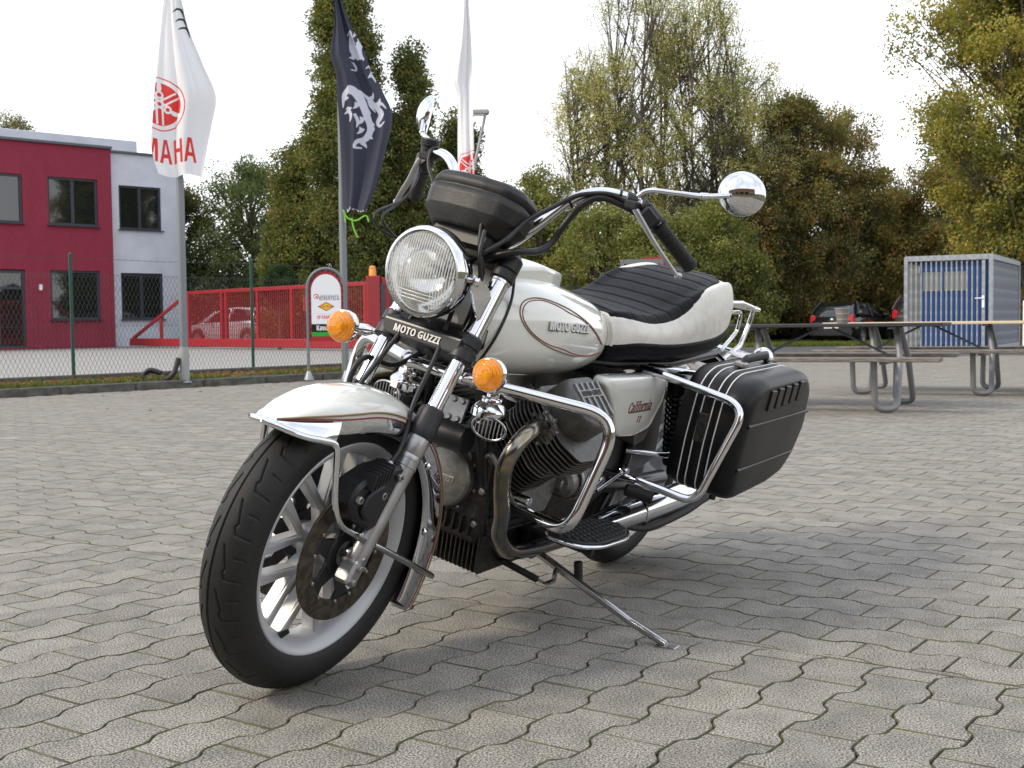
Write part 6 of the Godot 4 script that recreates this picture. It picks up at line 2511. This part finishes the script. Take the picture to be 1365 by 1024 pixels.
func sliding_gate() -> void:
	var t := thing("sliding_gate", "long red sliding gate of upright bars on a heavy beam", "gate", v(-4.1, 0, -35.8))
	t.basis = Basis(v(-.673, 0, -.7396), Vector3.UP, v(-.7396, 0, .673) * -1.0 if false else v(.7396, 0, -.673) * -1.0)
	var st := S()
	bx(st, v(7.8, .20, 0), v(15.4, .28, .16), .02)
	obj("bottom_beam", st, M.gate_red, t)
	st = S()
	bx(st, v(5.5, 1.95, 0), v(10.8, .12, .10), .01)
	obj("top_rail", st, M.gate_red, t)
	for x in [.16, 2.1, 4.1, 6.15, 8.2, 8.5, 10.85]:
		st = S()
		bx(st, v(x, 1.115, .0), v(.12, 1.55, .11), .01)
		obj("gate_post", st, M.gate_red, t)
	st = S()
	bx(st, v(13.0, .70, 0), v(.11, .72, .10), .01)
	obj("tail_post", st, M.gate_red, t)
	st = S()
	var a := v(10.85, 1.95, 0)
	var b := v(15.3, .34, 0)
	box(st, v(.11, a.distance_to(b), .10), along(a, b, v(0, 0, 1)).translated_local(v(0, a.distance_to(b) / 2, 0)), .01)
	obj("tail_brace", st, M.gate_red, t)
	st = S()
	bx(st, Vector3.ZERO, v(.024, 1.55, .024))
	var bar := done(st)
	for k in 88:
		var p := node("bar", bar, M.gate_red, t)
		p.position = v(.28 + k * .12, 1.115, 0)
	st = S()
	bx(st, v(3.35, 1.45, -.09), v(.5, .5, .01))
	obj("gate_notice", st, mat("notice", lin(.5, .12, .12), .5), t)
	# pillar with beacon
	var g := thing("gate_pillar", "red gate pillar with an amber beacon on top", "pillar", v(-3.92, 0, -35.2), .25)
	st = S()
	bx(st, v(0, 1.07, 0), v(.36, 2.14, .30), .01)
	obj("pillar_post", st, M.gate_red, g)
	st = S()
	bx(st, v(.42, 1.05, -.05), v(.34, 2.1, .26), .01)
	obj("pillar_side", st, M.gate_red, g)
	st = S()
	for x in [.26, .56]: bx(st, v(x, 1.0, .13), v(.10, 1.85, .06), .01)
	obj("rubber_strip", st, M.window_frame, g).set_meta("kind", "stuff")
	st = S()
	lathe(st, pp([0, 2.14, .11, 2.14, .10, 2.34, .08, 2.42, 0, 2.44]), Transform3D.IDENTITY, 16)
	obj("beacon", st, M.beacon, g)

func arch_sign() -> void:
	var at := v(-2.53, .06, -16.95)
	var t := thing("arched_sign", "white arched advertising sign in a grey tube hoop by the fence", "sign", at, .06)
	var st := S()
	var hoop := [v(-.255, 0, 0), v(-.255, 1.20, 0)]
	for k in 13: hoop.append(v(-.255 * cos(PI * k / 12), 1.22 + .27 * sin(PI * k / 12), 0))
	hoop.append_array([v(.255, 1.20, 0), v(.255, 0, 0)])
	tube(st, PackedVector3Array(hoop), .021, 12)
	obj("hoop", st, M.pole_grey, t)
	for s in [-1.0, 1.0]:
		st = S()
		lathe(st, pp([0, 0, .07, 0, .06, .03, .024, .12]), Transform3D(Basis.IDENTITY, v(s * .255, -.03, 0)), 14)
		obj("foot", st, M.galvanised, t)
	var arch := PackedVector2Array([v2(-.232, .50), v2(.232, .50), v2(.232, 1.20)])
	for k in range(1, 12): arch.append(v2(.232 * cos(PI * k / 12), 1.20 + .262 * sin(PI * k / 12)))
	arch.append(v2(-.232, 1.20))
	st = S()
	prism(st, arch, .012, .002, Transform3D(Basis.IDENTITY, v(0, 0, -.006)))
	obj("backing", st, M.gate_red, t)
	# black hazard marks round the edge
	for k in 26:
		var n := 26.0
		var f := (k + .5) / n
		var p: Vector2
		if f < .30: p = v2(-.219, lerpf(.52, 1.2, f / .30))
		elif f < .70: p = v2(-.219 * cos(PI * (f - .30) / .40), 1.2 + .248 * sin(PI * (f - .30) / .40))
		else: p = v2(.219, lerpf(1.2, .52, (f - .70) / .30))
		st = S()
		prism(st, PackedVector2Array([p + v2(-.011, -.012), p + v2(.011, .0), p + v2(.011, .024), p + v2(-.011, .012)]), .003, 0.0, Transform3D(Basis.IDENTITY, v(0, 0, .0065)))
		obj("hazard_mark", st, M.stripe_black, t)
	var inner := PackedVector2Array([v2(-.202, .565), v2(.202, .565), v2(.202, 1.19)])
	for k in range(1, 16): inner.append(v2(.202 * cos(PI * k / 16), 1.19 + .222 * sin(PI * k / 16)))
	inner.append(v2(-.202, 1.19))
	var img := Image.create(512, 1074, false, Image.FORMAT_RGB8)
	img.fill(Color(.90, .91, .93))
	var rd := Color(.78, .12, .14)
	var gr := Color(.30, .31, .34)
	stamp_text(img, "Zweiradcenter", 44, v2(320, 372), 320, Color(.62, .63, .66))
	stamp_text(img, "BERENTELG", 62, v2(310, 420), 345, gr)
	ring_shape(img, v2(85, 385), 46, rd)
	ring_shape(img, v2(80, 388), 34, Color(.90, .91, .93))
	ring_shape(img, v2(88, 395), 16, rd)
	fill_poly(img, PackedVector2Array([v2(110, 560), v2(255, 480), v2(400, 560), v2(255, 640)]), Color(.62, .18, .12))
	fill_poly(img, PackedVector2Array([v2(135, 560), v2(255, 494), v2(375, 560), v2(255, 626)]), Color(.86, .70, .22))
	fill_poly(img, PackedVector2Array([v2(145, 545), v2(365, 545), v2(365, 578), v2(145, 578)]), Color(.62, .18, .12))
	stamp_text(img, "DUNLOP", 40, v2(255, 562), 190, Color(.92, .80, .30))
	fill_poly(img, PackedVector2Array([v2(20, 682), v2(490, 682), v2(490, 687), v2(20, 687)]), Color(.72, .73, .75))
	stamp_text(img, "YAMAHA", 66, v2(300, 745), 270, rd)
	fork_emblem(img, v2(125, 745), 34, rd, Color(.90, .91, .93))
	img.fill_rect(Rect2i(0, 862, 512, 140), Color(.06, .06, .07))
	stamp_text(img, "Kawasaki", 92, v2(270, 930), 370, Color(.95, .95, .95))
	img.fill_rect(Rect2i(0, 1002, 512, 72), Color(.18, .62, .22))
	img.generate_mipmaps()
	st = S()
	st.set_smooth_group(FLAT)
	var idx := Geometry2D.triangulate_polygon(inner)
	for i in idx:
		st.set_uv(v2((inner[i].x + .202) / .404, (1.412 - inner[i].y) / .847))
		st.add_vertex(v(inner[i].x, inner[i].y, .0095))
	var face := node("sign_face", done(st), print_mat(img, .35, false), t)
	face.set_meta("label", "white printed face of the arched sign")

func street_lamp() -> void:
	var t := thing("street_lamp", "street lamp with flat head behind the narrow white flag", "street lamp", v(-1.75, 0, -41))
	var st := S()
	tube(st, curve([v(0, 0, 0), v(.08, 3.0, 0), v(.45, 5.2, 0), v(.98, 7.62, 0)], 8), [.085, .083, .08, .078, .076, .074, .072, .07, .068, .066, .064, .062, .06, .058, .057, .056, .055, .054, .053, .052, .051, .05, .05, .05, .05], 10)
	obj("pole", st, M.galvanised, t)
	st = S()
	prism(st, rounded(pp([-.02, -.14, .58, -.16, .62, .0, .58, .16, -.02, .14]), .05, 3), .17, .04, Transform3D(Basis(v(1, 0, 0), v(0, 0, -1), v(0, 1, 0)), v(.50, 7.60, 0)))
	obj("lamp_head", st, M.plate_grey, t)
	st = S()
	bx(st, v(.78, 7.595, 0), v(.42, .03, .22), .01)
	obj("lamp_glass", st, M.cloth_white, t)

func cage() -> void:
	var ux := v(.87, 0, .49).normalized()
	var t := thing("bar_cage", "grey barred storage cage with a blue sheet door", "cage", v(9.21, 0, -28.85))
	t.basis = Basis(ux, Vector3.UP, ux.cross(Vector3.UP))
	var W := 1.86
	var H := 2.17
	var D := 4.6
	# own axes: x along the front, z out of the front (towards the camera)
	var st := S()
	for p in [v(0, 0, 0), v(W, 0, 0), v(0, 0, -D), v(W, 0, -D)]:
		st = S()
		bx(st, p + v(0, H / 2, 0), v(.09, H, .09), .008)
		obj("corner_post", st, M.galvanised, t)
	for y in [.06, H - .05]:
		for q in [[v(W / 2, y, 0), v(W - .09, .10, .07)], [v(W / 2, y, -D), v(W - .09, .10, .07)], [v(0, y, -D / 2), v(.07, .10, D - .09)], [v(W, y, -D / 2), v(.07, .10, D - .09)]]:
			st = S()
			bx(st, q[0], q[1], .008)
			obj("rail", st, M.galvanised, t)
	st = S()
	bx(st, Vector3.ZERO, v(.032, H - .22, .02))
	var bar := done(st)
	for k in 15:
		var p := node("bar", bar, M.galvanised, t)
		p.position = v(.11 + k * .112, H / 2, .0)
	for k in 46:
		for x in [0.0, W]:
			var p := node("bar", bar, M.galvanised, t)
			p.position = v(x, H / 2, -.10 - k * .096)
			p.rotation.y = PI / 2
	for k in 15:
		var p := node("bar", bar, M.galvanised, t)
		p.position = v(.11 + k * .112, H / 2, -D)
	st = S()
	bx(st, v(1.06, H / 2, -.10), v(1.46, H - .26, .02))
	var sheet_ := obj("blue_sheet", st, M.blue_sheet, t)
	st = S()
	for y in [.75, 1.32]: bx(st, v(1.06, y, -.085), v(1.46, .012, .008))
	obj("sheet_seam", st, mat("seam_blue", lin(.03, .11, .36), .5), sheet_).set_meta("kind", "stuff")
	st = S()
	bx(st, v(W + .0 - .09, H / 2, -D / 2), v(.02, H - .26, D - .3))
	obj("side_sheet", st, M.blue_sheet, t)
	for q in [[.56, .40], [1.08, .50]]:
		st = S()
		bx(st, v(q[0], 1.60, -.075), v(q[1], .44, .014), .003)
		obj("notice_plate", st, M.plate_grey, t)
	st = S()
	bx(st, v(1.70, H / 2, .004), v(.075, H - .22, .03), .004)
	obj("door_stile", st, M.galvanised, t)
	st = S()
	bx(st, v(1.70, 1.12, .03), v(.06, .28, .03), .006)
	bx(st, v(1.62, 1.20, .065), v(.18, .025, .022), .006)
	obj("door_handle", st, M.cloth_white, t)
	for y in [.35, 1.8]:
		st = S()
		rod(st, v(.30, y, .03), v(.30, y + .14, .03), .016, 10)
		obj("hinge", st, M.plate_grey, t)
	st = S()
	bx(st, v(W / 2, H + .01, -D / 2), v(W + .06, .03, D + .06), .005)
	obj("roof_sheet", st, M.galvanised, t)
	var c := thing("white_cabinet", "white metal cabinet at the right edge beside the cage", "cabinet", v(11.18, 0, -27.0), -.4)
	st = S()
	bx(st, v(.3, .56, 0), v(.62, 1.12, .5), .02)
	obj("cabinet_body", st, M.cloth_white, c)
	st = S()
	bx(st, v(.28, .32, .26), v(.34, .42, .03), .02)
	obj("vent", st, M.window_frame, c)

func table(label: String, at: Vector3, top_m: Array, spread: float) -> Node3D:
	var ux := v(.905, 0, .425).normalized()
	var t := thing("picnic_table", label, "picnic table", at, 0.0, "steel-legged picnic tables on the paving")
	t.basis = Basis(ux, Vector3.UP, ux.cross(Vector3.UP))
	# own axes: x along the table, z across towards the camera
	var L := 2.05
	for k in 5:
		var st := S()
		bx(st, v(0, .725, -.28 + k * .14), v(L, .030, .132), .005)
		obj("top_plank", st, top_m[k], t)
	for s in [-1.0, 1.0]:
		for k in 2:
			var st := S()
			bx(st, v(0, .445, s * (.62 + k * .135)), v(L + .05, .035, .128), .005)
			obj("bench_plank", st, M.timber, t)
	for x in [-spread, spread]:
		for s in [-1.0, 1.0]:
			var st := S()
			tube(st, bend([v(x - .080, .425, s * .66), v(x - .080, .03, s * .58), v(x + .085, .03, s * .52), v(x + .072, .44, s * .26), v(x + .02, .708, s * .10)], [0, .08, .08, .3, 0], 8), .027, 12)
			obj("leg", st, M.table_steel, t)
		var st := S()
		bx(st, v(x, .42, 0), v(.05, .03, 1.5), .004)
		bx(st, v(x, .700, 0), v(.05, .018, .60), .004)
		obj("cross_bar", st, M.table_steel, t)
	for s in [-1.0, 1.0]:
		var st := S()
		var a := v(s * .06, .70, 0)
		var b := v(s * (spread - .01), .44, 0)
		rod(st, a, b, .011, 8)
		obj("brace", st, M.grey_metal, t)
	return t

func tables() -> void:
	var d: Material = M.dark_timber
	table("nearest picnic table with dark top boards, right behind the pannier", v(2.78, 0, -10.95), [d, d, d, d, d], .60)
	table("picnic table with one fresh pale board, before the blue cage", v(4.36, 0, -12.95), [d, d, d, d, M.new_timber], .58)
	table("picnic table cut off by the right picture edge", v(6.15, 0, -12.3), [d, d, d, d, d], .60)
	var p := thing("plant_pot", "small ridged grey pot standing on the nearest picnic table", "pot", v(2.94, .741, -10.98))
	var st := S()
	lathe(st, pp([0, 0, .045, 0, .050, .03, .052, .034, .050, .038, .058, .078, .060, .082, .058, .086, .066, .122, .070, .126, .070, .136, .064, .136, .058, .10, 0, .10]), Transform3D.IDENTITY, 20)
	obj("pot_body", st, M.pot, p)
	st = S()
	lathe(st, pp([0, .112, .061, .112, .0, .113]), Transform3D.IDENTITY, 16)
	obj("pot_soil", st, M.soil, p)

func car(called: String, label: String, at: Vector3, turn: float, paint: Material, kind := 0) -> Node3D:
	# own axes: x forward, y up, z to its right; origin on the ground below the middle
	var t := thing(called, label, "car", at, turn, "parked cars")
	var W := .86
	var tall := 1.44 if kind == 0 else 1.66
	var sx := [2.02, 1.98, 1.86, 1.5, 1.05, .60, .0, -.7, -1.3, -1.72, -1.93, -1.98]
	var belt := [.62, .70, .76, .82, .90, .93, .95, .965, .975, .97, .93, .80]
	var low := [.34, .26, .22, .20, .19, .19, .19, .19, .20, .22, .30, .38]
	var half := [.58, .70, .78, .835, .85, .86, .86, .86, .85, .82, .76, .70]
	var k := tall / 1.44
	var st := S()
	var rows := []
	for i in 45:
		var x := lerpf(2.02, -1.98, i / 44.0)
		var b := key(sx, belt, x) * k
		var l := key(sx, low, x)
		var w := key(sx, half, x)
		for wx in [1.28, -1.24]:
			var d: float = absf(x - wx)
			if d < .36: l = maxf(l, .31 + sqrt(.36 * .36 - d * d) * .92)
		var ring := PackedVector3Array()
		for q in [[-.86, 0.0], [-.985, .12], [-1.0, .45], [-.99, .62], [-.955, .90], [-.90, 1.0], [.90, 1.0], [.955, .90], [.99, .62], [1.0, .45], [.985, .12], [.86, 0.0]]: ring.append(v(x, lerpf(l, b, q[1]), q[0] * w))
		rows.append(ring)
	loft(st, rows, 1)
	var body := obj("body", st, paint, t)
	# cabin: glass house with painted roof
	var cx := [.95, .62, .30, -.2, -.8, -1.35, -1.62, -1.86]
	var roof := [.93, 1.16, 1.34, 1.43, 1.435, 1.38, 1.24, .96]
	var cw := [.74, .70, .655, .63, .63, .625, .64, .70]
	st = S()
	rows = []
	for i in 37:
		var x := lerpf(.94, -1.85, i / 36.0)
		var r := key(cx, roof, x) * k
		var b := (key(sx, belt, x) - .03) * k
		var w := key(cx, cw, x)
		var wb := key(sx, half, x) * .935
		var ring := PackedVector3Array()
		for q in [[-1.0, 0.0], [-.7, .40], [-.30, .78], [-.12, .93], [.0, 1.0]]: ring.append(v(x, lerpf(b, r, q[1]), -lerpf(w - .03, wb, -q[0])))
		ring.append(v(x, r + .012, -w * .5))
		ring.append(v(x, r + .014, w * .5))
		for q in [[.0, 1.0], [-.12, .93], [-.30, .78], [-.7, .40], [-1.0, 0.0]]: ring.append(v(x, lerpf(b, r, q[1]), lerpf(w - .03, wb, -q[0])))
		rows.append(ring)
	loft(st, rows, 1)
	obj("window_glass", st, M.car_glass, t)
	st = S()
	rows = []
	for i in 25:
		var x := lerpf(.42, -1.48, i / 24.0)
		var r := key(cx, roof, x) * k
		var w := key(cx, cw, x)
		var ring := PackedVector3Array()
		for q in [[-1.02, -.05], [-1.0, -.005], [-.8, .012], [0, .022], [.8, .012], [1.0, -.005], [1.02, -.05]]: ring.append(v(x, r + q[1] + .004, q[0] * w * .985))
		rows.append(ring)
	sheet(st, rows, false, 1)
	obj("roof", st, paint, t)
	for s in [-1.0, 1.0]:
		for q in [[.44, 1.29, .98, .90, .05], [-.35, 1.425, -.38, .95, .06], [-1.30, 1.39, -1.62, .97, .16]]:
			st = S()
			var wa := key(cx, cw, q[0]) - .024
			var wb := key(sx, half, q[2]) * .94
			var a := v(q[0], q[1] * k, s * wa)
			var b := v(q[2], q[3] * k, s * wb)
			tube(st, PackedVector3Array([a, a.lerp(b, .5) + v(0, 0, s * .03), b]), q[4], 8, true, Vector2(.35, 1))
			obj("pillar", st, paint, t)
		for wx in [1.28, -1.24]:
			var wh := Node3D.new()
			wh.name = "wheel"
			t.add_child(wh, true)
			wh.position = v(wx, .315, s * .76)
			st = S()
			lathe(st, pp([.20, -.09, .29, -.095, .31, -.07, .315, 0, .31, .07, .29, .095, .20, .09, .20, -.09]), Transform3D(Basis(Vector3.RIGHT, PI / 2), Vector3.ZERO), 28)
			obj("tyre", st, M.rubber, wh)
			st = S()
			lathe(st, pp([.0, .06, .05, .06, .06, .045, .17, .055, .20, .08, .205, .08, .205, -.08, 0, -.08]), Transform3D(Basis(Vector3.RIGHT, PI / 2 * s), Vector3.ZERO), 24)
			obj("wheel_rim", st, M.cast_light, wh)
		st = S()
		prism(st, rounded(pp([.0, .0, .17, .02, .20, .20 * k, .09, .30 * k, .0, .26 * k]), .03, 3), .12, .02, Transform3D(Basis(v(0, 0, s * -1.0), Vector3.UP, v(-1, 0, 0)), v(-1.84, .74 * k, s * .775)))
		obj("tail_light", st, M.tail_glow, t)
		st = S()
		box(st, v(.12, .13, .20), Transform3D(Basis.IDENTITY, v(.60, 1.0 * k, s * .96)), .03)
		obj("wing_mirror", st, paint, t)
		st = S()
		box(st, v(.10, .16, .34), Transform3D(Basis(Vector3.UP, s * -.5), v(1.90, .66 * k, s * .56)), .04)
		obj("headlight", st, M.car_glass, t)
	st = S()
	box(st, v(.02, .11, .52), Transform3D(Basis.IDENTITY, v(-1.985, .62 if kind == 0 else .8, 0)), .004)
	obj("number_plate", st, M.number_plate, t)
	st = S()
	prism(st, rounded(pp([-.76, .30, .76, .30, .78, .50, -.78, .50]), .05, 3), .10, .03, Transform3D(Basis(v(0, 0, 1), Vector3.UP, v(-1, 0, 0)), v(-1.93, 0, 0)))
	obj("rear_bumper", st, paint if kind == 0 else M.car_black, t)
	st = S()
	lathe(st, pp([0, .02, .05, .015, .055, 0]), Transform3D(Basis(Vector3.BACK, PI / 2), v(-1.93, .86 * k, 0)), 16)
	obj("round_badge", st, M.chrome, t)
	return t

func cars() -> void:
	car("parked_car", "black hatchback parked before the dark trees, tail to the camera", v(12.05, -.13, -43.6), .93, M.car_black)
	car("parked_car", "dark red estate car half hidden behind the blue cage", v(15.1, -.13, -44.6), .98, M.car_dark_red, 1)
	car("parked_car", "silver car standing in the yard behind the red gate", v(-10.3, .0, -46.6), PI - .55, M.car_silver)

func setting() -> void:
	ground()
	paving()
	building()
	trees()
	litter()
	sliding_gate()
	chain_fence()
	flags()
	arch_sign()
	street_lamp()
	cage()
	tables()
	cars()
	out_of_view()

func out_of_view() -> void:
	# unseen brick front added behind the camera for chrome and window panes to mirror
	var t := thing("added_brick_front", "brown brick front added out of view for the chrome to mirror", "building", v(-4, 0, 11), PI)
	var st := S()
	bx(st, v(0, 3.0, -3), v(34, 6.0, 6))
	obj("brick_wall", st, mat("brick_wall", lin(.24, .105, .055), .85), t)
	for k in 6:
		st = S()
		bx(st, v(-12.5 + k * 5.0, 1.5, .03), v(3.6, 2.4, .08), .01)
		obj("window", st, M.pane, t)
	st = S()
	bx(st, v(0, 6.1, -3), v(34.4, .24, 6.4), .02)
	obj("roof_edge", st, M.grey_metal, t)
